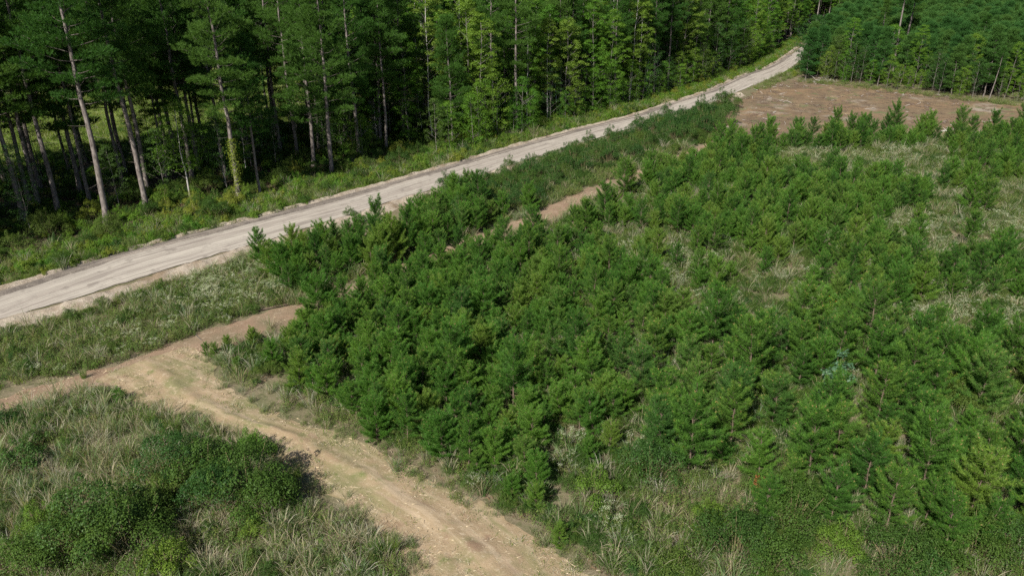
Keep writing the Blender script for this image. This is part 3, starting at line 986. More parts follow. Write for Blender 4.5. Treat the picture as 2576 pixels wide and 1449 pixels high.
def tree(kind, k, P, label, sc=1.0, lean=(0, 0), rz=None):
    placed.append((P[0], P[1]))
    kind.put(k, P[0], P[1], label, sc, rz, lean)


NAMED = [  # grown pines whose stems show to the foot
    (62, 560, 3, 1.0, 'grey leaning pine stem furthest down the road at the forest edge'), (97, 522, 1, .95, 'grey pine stem forming a narrow V with its darker neighbour'), (78, 515, 1, .95, 'slanting pine stem crossing its neighbour in a narrow V'),
    (272, 573, 3, 1.12, 'thickest pine stem, shaded at the foot, nearest the road bend'), (205, 488, 0, .95, 'dark shaded pine stem just behind the thickest pine stem'), (370, 528, 3, 1.05, 'tall bare pine stem banded with shade above yellow-green shrubs'),
    (606, 512, 1, 1.0, 'pine stem wrapped in climbing leaves at the forest edge'), (655, 494, 4, .80, 'short straight grey pine stem under a low full crown'), (835, 445, 0, 1.0, 'pine stem at the forest edge behind tan tall grass'),
    (790, 418, 2, .95, 'shaded pine stem just behind the tan tall grass'), (905, 395, 0, 1.0, 'pine with stacked flat needle tiers beside the bare grey snag'), (1015, 352, 2, .95, 'pine with pale lit lower stem in the dark gap past the snag'),
    (500, 440, 1, .95, 'shaded pine stem behind the dark small broadleaf tree'), (560, 425, 4, .95, 'pine stem in deep shade behind the climbing-leaf stem'), (15, 470, 2, 1.0, 'dark pine stem deep in the near end of the forest')]
NB = [(1324, 324, 4, .9, 'thin pale stem with bark like birch at the verge'), (1377, 315, 4, .85, 'short white stem standing alone at the forest foot'), (1531, 280, 0, .85, 'full green broadleaf tree with twin pale stems at the verge'),
      (1584, 260, 2, .95, 'broadleaf tree with white lower stem past the twin stems'), (1604, 254, 4, .95, 'slim pale stem just past the white lower stem')]
NP = [(1408, 294, 4, 1.0, 'slender grey pine stem beside the short white stem'), (1428, 290, 1, .8, 'thinnest grey pine pole in the row of straight stems'), (1458, 276, 3, .85, 'straight tan pine stem in the middle of the pole row'), (1470, 270, 1, .85, 'second tan pine stem of the close pair of poles'),
      (1619, 245, 1, .9, 'grey pine stem beyond the full green broadleaf tree'), (1644, 246, 3, .92, 'lit grey pine stem leaning over the road verge'), (1742, 212, 4, .95, 'dark forked stems where the road narrows')]
for x, y, k, s, lab in NAMED + NP:
    P = G(x, y)
    vary = s if isinstance(s, tuple) else (s * (.85 if (x > 1400) else 1), ) * 2 + (s,)
    tree(TP, k, P, lab, vary, (rng.normal(0, .012), rng.normal(0, .012)))
for x, y, k, s, lab in NB:
    tree(LT, k, G(x, y), lab, s)

# the dark small broadleaf tree in the first gap, then the filled-in edge
tree(UT, 3, G(480, 502), 'dark green small tree with short white stem in the shaded gap', 1.05)
LINE = ['front line', 'second line', 'third line', 'fourth line', 'fifth line', 'sixth line']
cand = []
for i in range(9000):
    s, d = rng.uniform(-62, 262), rng.uniform(10.5, 44 if rng.rand() < .75 else 60)
    if d > 50 and s < 160:
        continue
    cand.append((s, d))
cand = np.array(cand)
PP = at(cand[:, 0], cand[:, 1])
picked = []
for (s, d), P in zip(cand, PP):
    dp = D(P)[0]
    if 8 < s < 80 and d < 17.5:                        # the open pine edge is set out by hand
        continue
    if 8 < s < 64 and (d < 24 or rng.rand() < .62):
        continue
    need = 4.1 if s < 85 else 3.5
    if s > 150:
        need = 3.9
    if d > 30:
        need += .9
    if s < 8 and d < 16.5:
        continue
    if not free(P, need):
        continue
    pb = np.clip((s - 55) / 36, .04, .78) if s < 150 else .66       # share of broadleaf trees grows up the road
    if d > 26:
        pb *= .45
    placed.append((P[0], P[1]))
    picked.append((s, d, P, rng.rand() < pb))
cnt = {}
for s, d, P, broad in sorted(picked, key=lambda r: r[0]):
    li = int(min(5, max(0, (d - 10.5) // 7)))
    key = (li, broad)
    cnt[key] = cnt.get(key, 0) + 1
    sc = rng.uniform(.88, 1.08)
    if broad:
        k = rng.randint(0, 5)
        if li == 0 and k in (2, 4) and rng.rand() < .6:
            k = rng.choice([0, 1, 3])
        look = ['broad-crowned', 'leafy to the ground', 'pale-stemmed', 'low-branched', 'slim pale-stemmed'][k]
        LT.put(k, P[0], P[1], f'{look} broadleaf tree, {nth(cnt[key])} of the forest {LINE[li]} up the road', (sc, sc, sc * rng.uniform(.9, 1.08)))
    else:
        k = rng.choice([1, 3, 4]) if s < 64 else rng.randint(0, 6)
        look = ['full-crowned', 'high-crowned', 'deep-crowned', 'long bare-stemmed', 'slim', 'low-limbed'][k]
        TP.put(k, P[0], P[1], f'{look} pine, {nth(cnt[key])} of the forest {LINE[li]} up the road', (sc * .92, sc * .92, sc), lean=(rng.normal(0, .012), rng.normal(0, .012)))
print('forest trees', len(picked))
n_small = 0
for s in np.arange(74, 235, 2.5):
    P = at(s + rng.uniform(-1, 1), rng.uniform(8.2, 10.2))[0]
    if rng.rand() < .12:
        continue
    n_small += 1
    k = rng.choice([0, 2, 0, 2, 1])
    UT.put(k, P[0], P[1], f'{["bright small tree", "dark small tree", "low leafy small tree"][k]} at the verge, {nth(n_small)} up the road near the snag', rng.uniform(.65, 1.15))

# shade-grown small trees inside the belt
n_in = 0
for i in range(700):
    s, d = rng.uniform(-20, 200), rng.uniform(15, 44)
    P = at(s, d)[0]
    dp = D(P)[0]
    if n_in >= 115 or not free(P, 2.4) or (8 < s < 64 and rng.rand() < .65):
        continue
    placed.append((P[0], P[1]))
    n_in += 1
    k = rng.choice([1, 3, 1, 0])
    UT.put(k, P[0], P[1], f'{["leafy", "dark dense", "", "dark pale-stemmed"][k]} small tree in forest shade, {nth(n_in)} set among the tall stems', rng.uniform(.6, 1.0), group='small trees in the forest shade')

# forest that stands behind the meadow and up the road
bp = []
for i in range(5000):
    s, d = rng.uniform(-80, 420), rng.uniform(58, 200)
    if (s < 172 and d < 126):
        continue
    bp.append(at(s, d)[0])
bp = np.array(bp)
sel = []
for P in bp:
    if all((P[0] - q[0]) ** 2 + (P[1] - q[1]) ** 2 > 20 for q in sel):
        sel.append(P)
sel += [P for P in at(rng.uniform(262, 330, 400), rng.uniform(7, 60, 400)) if all((P[0] - q[0]) ** 2 + (P[1] - q[1]) ** 2 > 13 for q in sel[-200:])][:120]
for y_ in np.arange(300, 640, 4.5):
    for x_ in np.arange(60, 330, 4.5):
        P = np.array([x_ + rng.normal(0, .8), y_ + rng.normal(0, .8)])
        if 1840 < D(P)[0, 0] < 2140 and dist_line(P, RC)[0] > 8 and SD(P)[0, 0] > 262:
            sel.append(P)
sel = np.array(sel)
fm = [[v[j][1] for v in TP.var[:5]] + [v[j][1] for v in LT.var[:3]] for j in (1, 0)]
scatter('distant_forest', fm, sel, rng.uniform(.85, 1.05, len(sel)), 'dense dark wood far behind the meadow and along the far road', .02, vi=np.where(rng.rand(len(sel)) < .65, rng.randint(0, 5, len(sel)), rng.randint(5, 8, len(sel))))

# ------------------------------------------------------------------ forest beyond the clearing, and the plantation behind it
FP = Kind('plantation_pine', 'pine tree', 'pines along the far side of the clearing', [tall_pine(400 + k, h, .12 + .1 * (k % 2), r, 'far_needles', nb=40, tr_r=.12, ndl=12, wd=.04, stubs=4) for k, (h, r) in enumerate([(13, 2.5), (14, 2.3), (12, 2.6), (15, 2.4)])])
RIGHT_EDGE = Gs([(2005, 203), (2060, 206), (2150, 216), (2250, 229), (2400, 245), (2576, 264), (2760, 284), (3000, 310)])
re_ = resample(RIGHT_EDGE, 60)
ret = nrm(np.gradient(re_, axis=0))
ren = np.stack([-ret[:, 1], ret[:, 0]], 1)
if ren[30][1] < 0:
    ren = -ren


def redge(u, d):
    u = np.clip(u, 0, 1) * 59
    i = int(min(58, u))
    return re_[i] * (1 - u + i) + re_[i + 1] * (u - i) + ren[i] * d


HOLLY = Kind('bushy_tree', 'tree', None, [leaf_tree(420, 11, 4.2, .02, 'dark_leaf', ncl=190, per=75, size=.19, tr_r=.12), leaf_tree(421, 8, 3.2, .02, 'dark_leaf', ncl=130, per=70, size=.19, tr_r=.1)])
for (x, y, k, s, lab) in [(2030, 186, 0, 1.3, 'large dark bushy tree where the road disappears, casting shade on it'), (2095, 200, 0, .95, 'large dark bushy tree beside the brush heap at the clearing corner'), (2150, 205, 1, 1.0, 'smaller dark bushy tree third from the road at the clearing edge'),
                          (2350, 228, 1, 1.05, 'dark bushy tree midway along the clearing edge'), (2395, 226, 0, .8, 'broad dark bushy tree in front of the leaning grey stem')]:
    P = np.array(G(x, y)) + ren[5] * .5
    placed.append(tuple(P))
    HOLLY.put(k, P[0], P[1], lab, s)
EP = Kind('pine_tree', 'pine tree', 'tall pines standing over the clearing edge', [tall_pine(430, 29, .62, 2.6, nb=26), tall_pine(431, 26, .55, 2.8, nb=28)])
for (x, y, k, s, lean, lab) in [(2036, 158, 0, .95, .02, 'tall lone pine with bare pale stem beside the disappearing road'), (2240, 206, 0, 1.0, .015, 'taller straight pine of the close pair over the clearing'), (2254, 196, 1, 1.0, .05, 'leaning pine of the close pair over the clearing'),
                                (2437, 216, 1, .62, .10, 'leaning grey pine stem with thin crown behind the far bushes'), (2488, 252, 1, .42, .10, 'short leaning bare pine stem at the far clearing edge'), (2572, 250, 1, .8, .03, 'thin pine stem at the furthest end of the clearing edge'), (2195, 190, 1, .7, -.02, 'thin dark pine stem left of the close pair in the shade')]:
    P = G(x, y)
    placed.append(tuple(P))
    EP.put(k, P[0], P[1], lab, (s * .95, s * .95, s), None, (0, lean))
for j, (u, d, k, sc) in enumerate([(.12, 6, 1, .75), (.22, 9, 3, .9), (.33, 7, 0, .62), (.47, 8, 3, .85), (.58, 6, 1, .6), (.70, 9, 3, .95), (.83, 7, 1, .7), (.93, 8, 3, .8)]):
    P = redge(u, d)
    placed.append(tuple(P))
    LT.put(k, P[0], P[1], f'broadleaf tree over the clearing edge, {nth(j + 1)} counted away from the road', sc, group='broadleaf trees over the clearing edge')
ne = 0
for i in range(1400):
    u, d = rng.uniform(.02, 1), rng.uniform(.6, 26) if i > 300 else rng.uniform(.5, 4)
    P = redge(u, d)
    if not free(P, 3.0 if d > 6 else 2.2):
        continue
    placed.append(tuple(P))
    ne += 1
    if d < 7 and rng.rand() < .8:
        k = rng.randint(0, 3)
        UT.put(k, P[0], P[1], f'{["mid-green", "dark", "low leafy"][k]} small tree, {nth(int(u * 59) + 1)} step along the clearing edge, {round(d)} m in', rng.uniform(.45, .85), group='small trees along the clearing edge')
    else:
        k = rng.randint(0, 4)
        FP.put(k, P[0], P[1], f'{["round", "high", "wide", "tall"][k]} dark pine, {nth(int(u * 59) + 1)} step along the clearing edge, {round(d)} m in', rng.uniform(.8, 1.02))
print('edge trees', ne)
gx = np.arange(-10, 520, 2.7)
pf = np.array([(x + rng.normal(0, .35), y + rng.normal(0, .35)) for x in gx for y in np.arange(150, 640, 2.7)])
base0 = redge(0, 0)
u_ = (pf - re_[0]) @ nrm(re_[-1] - re_[0])
d_ = (pf - re_[0]) @ (nrm(re_[-1] - re_[0])[::-1] * [-1, 1])
sdp = np.concatenate([SD(c) for c in np.array_split(pf, 40)])
okp = (d_ > 25) & (sdp[:, 1] < -7)
dq = D(pf)
okp &= (dq[:, 0] > 1960) & (dq[:, 0] < 2900) & (rng.rand(len(pf)) < .93)
pf = pf[okp]
scatter('plantation_forest', [[v[1][1] for v in FP.var], [v[0][1] for v in FP.var]], pf, rng.uniform(.74, 1.0, len(pf)), 'even plantation of dark pines stretching far beyond the clearing', .02)
print('plantation', len(pf))

# ------------------------------------------------------------------ shrubs
SH = Kind('shrub', 'shrub', None, [
    shrub(500, 2.3, 1.6, 'dark_leaf'), shrub(501, 1.8, 1.4, 'shrub_leaf', 11), shrub(502, 1.4, 1.2, 'lime_leaf', 9, 380), shrub(503, 2.1, 1.8, 'shrub_leaf', 16), shrub(504, 1.1, .9, 'bright_leaf', 7, 300), shrub(505, 2.7, 1.3, 'dark_leaf', 13, spike=10),
    shrub(506, 1.3, 1.3, 'shrub_leaf', 9, 380), shrub(507, 2.4, 1.0, 'silver_leaf', 8, 60, .20, 6), shrub(508, .7, .5, 'rust_leaf', 4, 120, .08), shrub(509, 1.0, 1.0, 'dark_leaf', 7, 320)])
SHRUBS = [  # the shrubs of the near field and gaps, one by one
    (440, 1215, 0, 1.0, 'dark bushy shrub at the far left of the clump beside the mown track'), (520, 1225, 1, 1.15, 'middle shrub of the dark clump between tan grass and mown track'), (625, 1270, 3, 1.2, 'largest olive shrub hard against the mown track'), (560, 1280, 0, .95, 'dark shrub in the hollow behind the largest olive shrub'),
    (640, 1150, 4, 1.0, 'thin upright shrub top shading the straw of the mown track'), (735, 1222, 4, .75, 'sprig-like small shrub throwing a pointed shadow on the track'), (680, 1290, 1, .95, 'shrub sloping down from the largest one toward grass'), (430, 1265, 6, 1.0, 'low dull shrub below the dark clump'),
    (255, 1395, 0, 1.25, 'biggest dark shrub in the tall grass of the near corner'), (330, 1400, 3, 1.15, 'speckled dark shrub beside the biggest dark one'), (180, 1420, 3, 1.0, 'dark shrub sloping into the near grass'), (390, 1330, 1, .9, 'shrub between dark clump and biggest dark shrub'),
    (60, 1180, 9, 1.1, 'low dark shrub among grass at the field edge'), (70, 1440, 6, 1.1, 'dull green shrub in the nearest corner of the field'), (640, 1350, 4, .7, 'small bright shrub alone in the grass below the clump'), (95, 1120, 9, .9, 'dark shrub beside silvery grass stalks'),
    (300, 1010, 4, .7, 'small leafy shrub whose shadow falls on the lane junction'), (20, 1075, 9, 1.1, 'dark shrub just below the lane at its near end'), (430, 1450, 2, .9, 'yellowish shrub at the bottom grass edge'), (110, 1340, 2, .8, 'yellow-green shrub left of the biggest dark shrub'),
    (1640, 1215, 0, 1.15, 'dark rounded shrub behind white blooms in the weedy gap'), (1500, 1255, 2, 1.1, 'yellow-green rounded shrub in the weedy gap'), (1590, 1215, 6, .9, 'low shrub under white blooms in the weedy gap'), (2100, 985, 7, 1.0, 'silvery big-leaved shrub among the pines'),
    (2085, 1015, 7, .8, 'second silvery big-leaved shrub just below the first'), (2060, 935, 3, 1.1, 'olive shrub above the silvery shrubs'), (2150, 930, 1, 1.1, 'olive shrub beside the silvery shrubs'), (2380, 1010, 2, 1.1, 'bright vine-covered shrub in the shade between pines'),
    (2400, 1045, 1, 1.1, 'olive shrub below the bright vine-covered one'), (1905, 1250, 8, 1.2, 'rust-red small shrub among green weeds'), (1990, 1330, 3, 1.15, 'dark leafy shrub below the rust-red one'), (1960, 1270, 1, 1.0, 'thin branching shrub beside the rust-red one'),
    (1850, 1400, 3, 1.2, 'leafy bright shrub mound near the bottom edge'), (1780, 1330, 2, .9, 'lime shrub left of the leafy bright mound'), (1930, 1440, 1, 1.2, 'vine-draped shrub mound at the bottom edge'), (2110, 1400, 2, 1.1, 'yellow-green shrub beside arching dead grass'),
    (2250, 1440, 3, 1.1, 'dull leafy shrub at the bottom beneath big pines'), (2360, 1420, 6, 1.2, 'low leafy shrub beneath the big pines'), (2450, 1400, 3, 1.1, 'leafy shrub with small pale leaves beneath big pines'), (2540, 1410, 0, 1.0, 'dark shrub in the near far-end corner'),
    (2330, 1460, 9, 1.2, 'dark low shrub at the very bottom beneath the pines'), (1700, 1440, 6, 1.0, 'low shrub at the bottom edge among tall grass'), (1650, 1040, 6, 1.0, 'olive shrub in the gap below the forked pine'), (1620, 1020, 1, .9, 'leafy shrub beside the olive one in the gap'),
    (1330, 1130, 1, .8, 'brown-green shrub under the dense stand near its edge'), (908, 560, 9, .8, 'upright brownish shrub standing at the road bank'), (880, 548, 9, .9, 'low shrub beside the upright brownish one at the bank'), (690, 650, 5, .5, 'dark upright shrub next to the lone pointed pine'),
    (1800, 770, 6, 1.0, 'olive shrub in the pale weeds between the stands'), (2230, 640, 3, 1.1, 'olive shrub in front of rust-tinted pine'), (2560, 700, 0, 1.1, 'dark shrub at the side of the grassy opening'), (2440, 560, 6, 1.0, 'low shrub in the grassy opening')]
for x, y, k, s, lab in SHRUBS:
    P = G(x, y)
    SH.put(k, P[0], P[1], lab, s * (1.5 if x < 700 and y > 1140 else 1.2))
# the belt of shrubs between road and lane
n = 0
for i in range(1500):
    x_ = rng.uniform(1080, 1850)
    ys, yl = np.interp(x_, [1080, 1300, 1450, 1600, 1700, 1850], [500, 432, 384, 337, 300, 255]), np.interp(x_, [1080, 1200, 1340, 1430, 1550, 1700, 1850], [600, 560, 515, 455, 418, 372, 322])
    a = np.array(G(x_, rng.uniform(ys + 3, yl)))
    if dist_line(a, RC)[0] < 3.9 or dist_line(a, lane_mid)[0] < 3.4 or inside(a, CLEAR)[0] or not free(a, 1.6) or n >= 118:
        continue
    placed.append(tuple(a))
    n += 1
    k = rng.choice([0, 3, 5, 1, 0, 5])
    SH.put(k, a[0], a[1], f'{["dark green", "dull green", "", "broad dull green", "", "upright dark"][k]} shrub, {nth(n)} set in the belt between road and lane', rng.uniform(.8, 1.3) * (1 + .25 * (x_ > 1640)), group='shrubs in the belt between road and dirt lane')
for j, (x, y, s) in enumerate([(1735, 325, 1.7), (1760, 322, 1.9), (1785, 322, 1.75), (1830, 318, 1.9), (1805, 330, 1.4), (1715, 335, 1.5), (1770, 345, 1.3), (1690, 340, 1.35), (1745, 350, 1.2)]):
    a = G(x, y)
    SH.put(5 if j % 3 else 0, a[0], a[1], f'tall dark shrub, {nth(j + 1)} of the tall group at the clearing mouth', (s * .8, s * .8, s), group='tall shrubs at the clearing mouth')
# undergrowth shrubs between road and forest
n = 0
for i in range(1500):
    s, d = rng.uniform(-12, 215), rng.uniform(5.6, 15)
    if d > 11 and s > 70 or d > 9.4 and s > 110:
        continue
    P = at(s, d)[0]
    if not free(P, 1.95) or n >= 120:
        continue
    placed.append(tuple(P))
    n += 1
    k = rng.choice([2, 4, 1, 6, 2, 9, 4, 6])
    sc = rng.uniform(1.0, 1.6) * (.7 if d < 7.5 else 1)
    SH.put(k, P[0], P[1], f'{ {1: "dull green", 2: "lime green", 4: "bright green", 6: "olive", 9: "dark low"}[k] } shrub, {nth(n)} set on the verge between road and forest', sc, group='shrubs on the forest verge')
n = 0
for i in range(600):
    s, d = rng.uniform(6, 74), rng.uniform(10.5, 24)
    P = at(s, d)[0]
    if n >= 30 or not free(P, 1.7):
        continue
    placed.append(tuple(P))
    n += 1
    k = rng.choice([2, 4, 1, 3])
    SH.put(k, P[0], P[1], f'{ {1: "dull green", 2: "lime green", 3: "broad dull green", 4: "bright green"}[k] } shrub under the tall pine stems, {nth(n)} set in the shade', rng.uniform(.9, 1.7), group='shrubs under the tall pines')

# ------------------------------------------------------------------ single grass clumps, flowering weeds, dead wood
GT = Kind('grass_tussock', 'grass clump', None, [[('blades', tussock_mesh(600 + k, h, r, n, [M[a], M[b]], dr, .02, dp, sp)) for _ in (0,)] for k, (h, r, n, a, b, dr, dp, sp) in enumerate([
    (1.35, .30, 130, 'grass_blade', 'dry_blade', .35, .5, .35), (1.2, .28, 110, 'dry_blade', 'grass_blade', .25, .6, .5), (1.5, .22, 90, 'verge_blade', 'grass_blade', .3, .25, .22), (1.25, .35, 90, 'dry_blade', 'dry_blade', .2, 1.1, .8)])])


def single(kind, k, x, y, lab, s=1.0, group=None):
    P = G(x, y)
    me = kind.var[k][0][1]
    o = link(kind.name, me)
    o.location = (P[0], P[1], .02)
    o.rotation_euler = (0, 0, rng.uniform(0, 6.28))
    o.scale = (s,) * 3
    return tag(o, lab, kind.cat, group)


for x, y, k, s, lab in [
        (212, 952, 2, .85, 'upright bright green grass pair standing alone on the lane'), (985, 1395, 2, 1.15, 'tall bright feathery grass plume at the mown track edge'), (940, 1400, 2, 1.0, 'bright grass plume beside the tallest one'), (380, 1075, 2, 1.2, 'bright feathery grass at the junction side of the field'),
        (440, 1095, 2, 1.2, 'bright feathery grass next to the mown track and its shadow'), (860, 1375, 3, 1.2, 'arching tan grass fountain near the bottom of the track'), (545, 1440, 3, 1.2, 'arching tan grass at the bottom edge of the field'), (120, 1050, 0, 1.2, 'silvery tall grass below the lane junction'),
        (210, 1100, 1, 1.2, 'grey dry grass clump amid silvery stalks'), (300, 1095, 0, 1.2, 'bowed silvery grass beside the junction shrub'), (470, 1350, 1, 1.25, 'pale dry grass clump beside the biggest dark shrub'), (520, 1140, 0, 1.1, 'silvery grass fringe behind the dark shrub clump'),
        (1560, 1385, 0, 1.1, 'tall mixed grass beside the blooms at the bottom'), (1500, 1365, 3, 1.0, 'bowed dry grass at the end of the mown track'), (2180, 1395, 3, 1.3, 'arching dead grass blades below the big pines'), (1830, 1440, 1, 1.2, 'dry pinkish grass clump at the bottom edge'),
        (900, 420, 1, 1.5, 'tan tall grass beside the forest foot'), (885, 430, 1, 1.3, 'second clump of tan tall grass at the forest foot'), (930, 425, 0, 1.3, 'greenish tall grass next to the tan clumps'), (1425, 1120, 0, 1.0, 'grass stalks rising behind white blooms'),
        (735, 905, 1, 1.0, 'dry grass clump beside the track corner pines'), (1290, 1245, 0, 1.0, 'grey-green grass at the front of the weedy gap'), (240, 1135, 3, 1.2, 'bowed dry grass stems among the field grass'), (800, 655, 1, 1.6, 'bundle of pale upright stalks beside the lone pointed pine')]:
    single(GT, k, x, y, lab, s)
FW = Kind('flowering_weed', 'weed', None, [[('plant', weed_mesh(620 + k, h, r, n, 'weed_leaf', .08, f))] for k, (h, r, n, f) in enumerate([(1.3, .45, 16, 'white_floret'), (1.1, .6, 20, 'white_floret'), (1.2, .45, 16, 'yellow_floret'), (1.5, .35, 12, 'white_floret')])])
for x, y, k, s, lab in [
        (1420, 1128, 3, 1.05, 'tall white-flowered weed behind the weedy gap'), (1455, 1118, 0, .9, 'white-flowered weed just beside the tall one'), (1190, 1232, 0, .8, 'single white-flowered weed at the mown track edge'), (1535, 1335, 3, 1.1, 'tall white-flowered weed near the bottom grass'),
        (1560, 1345, 0, .9, 'spreading white-flowered weed beside the tall bottom one'), (1415, 1185, 1, 1.0, 'creamy-headed weed in front of tan grass'), (1600, 1145, 1, 1.1, 'white-flowered weed on top of the dark rounded shrub'), (1640, 1140, 0, 1.0, 'paler white-flowered weed beside the dark rounded shrub'),
        (2085, 795, 2, 1.2, 'yellow-flowered goldenrod among pines and pale weeds'), (2010, 840, 1, 1.1, 'white-flowered weed near the yellow goldenrod'), (2400, 1010, 1, .6, 'small white-dotted weed among shade pines'), (2345, 890, 0, 1.0, 'white-flowered weed behind the big dark-shadowed pine'),
        (570, 915, 0, .8, 'white-topped weed beside the corner pine seedlings'), (755, 880, 0, .8, 'whitish weed by dry grass near the corner pines'), (185, 800, 1, 1.0, 'white-flowered weed on the verge below the sandy bank'), (640, 920, 0, .7, 'whitish weed in grass behind the corner pines'),
        (2500, 860, 0, 1.0, 'white-flowered weed near the grassy opening'), (1765, 800, 0, .9, 'white-flowered weed under the dark mid-stand pine'), (2300, 1440, 0, .6, 'tiny white weed at the bottom beneath pines'), (2540, 820, 0, 1.0, 'pale-flowered weed at the outer edge of the stand')]:
    single(FW, k, x, y, lab, s)

# bare grey snag
rs = np.random.RandomState(5)
tr, br = MB(), MB()
P = G(948, 362)
tube(tr, np.c_[rs.normal(0, .05, (7, 2)), np.linspace(0, 7.5, 7)], np.linspace(.13, .02, 7), 7)
for k in range(34):
    z = rs.uniform(1.5, 7.2)
    az, L = rs.uniform(0, 6.28), rs.uniform(.7, 2.1) * (1.15 - z / 9)
    d = np.array([math.cos(az), math.sin(az), rs.uniform(.1, .7)])
    bp = np.array([0, 0, z]) + np.linspace(0, L, 5)[:, None] * d + rs.normal(0, .06, (5, 3))
    tube(br, bp, [.035, .028, .02, .014, .006], 4)
    for q in (2, 3, 4):
        dd = d + rs.normal(0, .6, 3)
        tube(br, bp[q] + np.linspace(0, .6, 3)[:, None] * dd, [.013, .01, .004], 3)
root = link('dead_tree', None)
root.location = (P[0], P[1], 0)
tag(root, 'bare grey dead tree with many twigs before the dark forest', 'tree')
link('trunk', tr.mesh('trunk', [M['dead_wood']], True), root)
link('branches', br.mesh('branches', [M['dead_wood']], True), root)

# leafy vine that climbs one forest stem
mb = MB()
rs = np.random.RandomState(8)
P = G(606, 512)
m = 1500
z = 1 + 7.5 * rs.uniform(0, 1, m) ** .9
a = rs.uniform(0, 6.28, m)
r = .27 + np.abs(rs.normal(0, .16, m)) * (1 + (vnoise(z, z * 0, 1.1, 3) > .5))
leaves(mb, np.stack([np.cos(a) * r, np.sin(a) * r, z], 1), np.stack([np.cos(a), np.sin(a), np.full(m, .6)], 1) + rs.normal(0, .3, (m, 3)), rs.uniform(.12, .24, m), rs)
tube(mb, np.c_[.24 * np.cos(np.linspace(0, 7, 24)), .24 * np.sin(np.linspace(0, 7, 24)), np.linspace(0, 8.2, 24)], np.full(24, .02), 4, 1)
o = link('climbing_vine', mb.mesh('climbing_vine', [M['lime_leaf'], M['stem']]))
o.location = (P[0], P[1], 0)
tag(o, 'bright leafy vine climbing a grey pine stem at the forest edge', 'vine')


def log(x0, y0, x1, y1, rad, mat, lab, z=.06, name='log', n=8):
    A, B = np.array(G(x0, y0)), np.array(G(x1, y1))
    L = np.hypot(*(B - A))
    s = np.linspace(-.5, .5, n)
    rs = np.random.RandomState(int(x0))
    mb = MB()
    pts = np.c_[s * L, rs.normal(0, rad * .5, n), rs.normal(0, rad * .2, n)]
    tube(mb, pts, rad * np.linspace(1.1, .7, n) * rs.uniform(.85, 1.1, n), 8)
    mb.add([pts[0]], None, None)
    for k in range(3):
        i = rs.randint(1, n - 1)
        tube(mb, pts[i] + np.linspace(0, rad * 6, 3)[:, None] * np.array([rs.normal(0, .4), rs.choice([-1, 1]), .5]), [rad * .35, rad * .25, rad * .1], 4)
    o = link(name, mb.mesh(name, [mat], True))
    o.location = (*((A + B) / 2), z + rad)
    o.rotation_euler = (0, 0, math.atan2(*(B - A)[::-1]))
    tag(o, lab, 'log')


log(625, 789, 728, 768, .075, M['young_bark'], 'long thin brown log lying along the edge of the dirt lane')
log(868, 1443, 912, 1425, .12, M['pale_bark'], 'short pale weathered log at the bottom of the mown track')
log(490, 842, 508, 858, .02, M['grey_bark'], 'pale broken stick lying across the grass beside the lane', name='fallen_stick')
log(30, 925, 82, 917, .07, M['dead_wood'], 'grey brushwood pole lying in grass at the near lane end', name='fallen_stick')
log(2366, 334, 2394, 332, .16, M['pale_bark'], 'white peeled log lying on the bare clearing')
log(2440, 300, 2470, 303, .12, M['young_bark'], 'dark log lying on the far part of the clearing')
mb = MB()
rs = np.random.RandomState(12)
for k in range(150):
    c = np.array([rs.normal(0, 2.2), rs.normal(0, 1.1), 0])
    c[2] = abs(rs.normal(0, .4)) * math.exp(-(c[0] / 3) ** 2) + .05
    d = nrm(rs.normal(0, 1, 3) * [1, .7, .35])
    L = rs.uniform(.6, 2.4)
    tube(mb, c + np.linspace(-L / 2, L / 2, 4)[:, None] * d + rs.normal(0, .05, (4, 3)) + [0, 0, .1], np.array([1, .9, .7, .3]) * rs.uniform(.02, .06), 4, 0 if rs.rand() < .6 else 1)
o = link('brush_heap', mb.mesh('brush_heap', [M['young_bark'], M['dead_wood']], True))
P = G(2062, 206)
o.location = (P[0], P[1], .02)
tag(o, 'heap of torn brown branches at the corner of the bare clearing', 'brush pile')

# ------------------------------------------------------------------ uncountable growth
TF = {
    'tall': [tussock_mesh(700 + k, 1.15 + .18 * k, .30, 54, [M['grass_blade'], M['dry_blade']], .3, .024, .5, .36) for k in range(3)] + [tussock_mesh(705, 1.75, .28, 40, [M['dry_blade'], M['grass_blade']], .4, .03, .45, .30), tussock_mesh(706, 1.6, .34, 46, [M['grass_blade'], M['dry_blade']], .3, .032, .7, .45)],
    'dry': [tussock_mesh(710 + k, 1.05 + .2 * k, .30, 48, [M['dry_blade'], M['grass_blade']], .2, .024, .6, .40) for k in range(3)],
    'verge': [tussock_mesh(720 + k, .5, .40, 46, [M['verge_blade'], M['grass_blade']], .2, .03, .5, .45) for k in range(2)],
    'weed': [weed_mesh(730 + k, .85, .5, 12, 'weed_leaf', .085) for k in range(3)],
    'bloom': [weed_mesh(740 + k, .95, .5, 12, 'weed_leaf', .08, 'white_floret') for k in range(3)],
    'cover': [SH.var[k][1][1] for k in (6, 9, 1)] + [weed_mesh(755, .7, .55, 14, 'shrub_leaf', .09)],
    'lime': [shrub(760, .75, .7, 'lime_leaf', 7, 150, .10, 4)[1][1], shrub(761, .7, .65, 'bright_leaf', 7, 150, .10, 4)[1][1], weed_mesh(762, .8, .7, 18, 'weed_leaf', .10)],
    'meadow': [tussock_mesh(770 + k, .9, 1.1, 90, [M['verge_blade'], M['dry_blade']], .14, .05, .6, .3) for k in range(2)],
    'brown': [tussock_mesh(780 + k, .5, .5, 36, [M['brown_needles'], M['dry_blade']], .3, .03, 1.2, .9) for k in range(2)],
}
FIELD = [(-120, 1040), (0, 1010), (230, 960), (360, 1000), (490, 1040), (670, 1100), (800, 1195), (1050, 1380), (1220, 1640), (-300, 1640)]
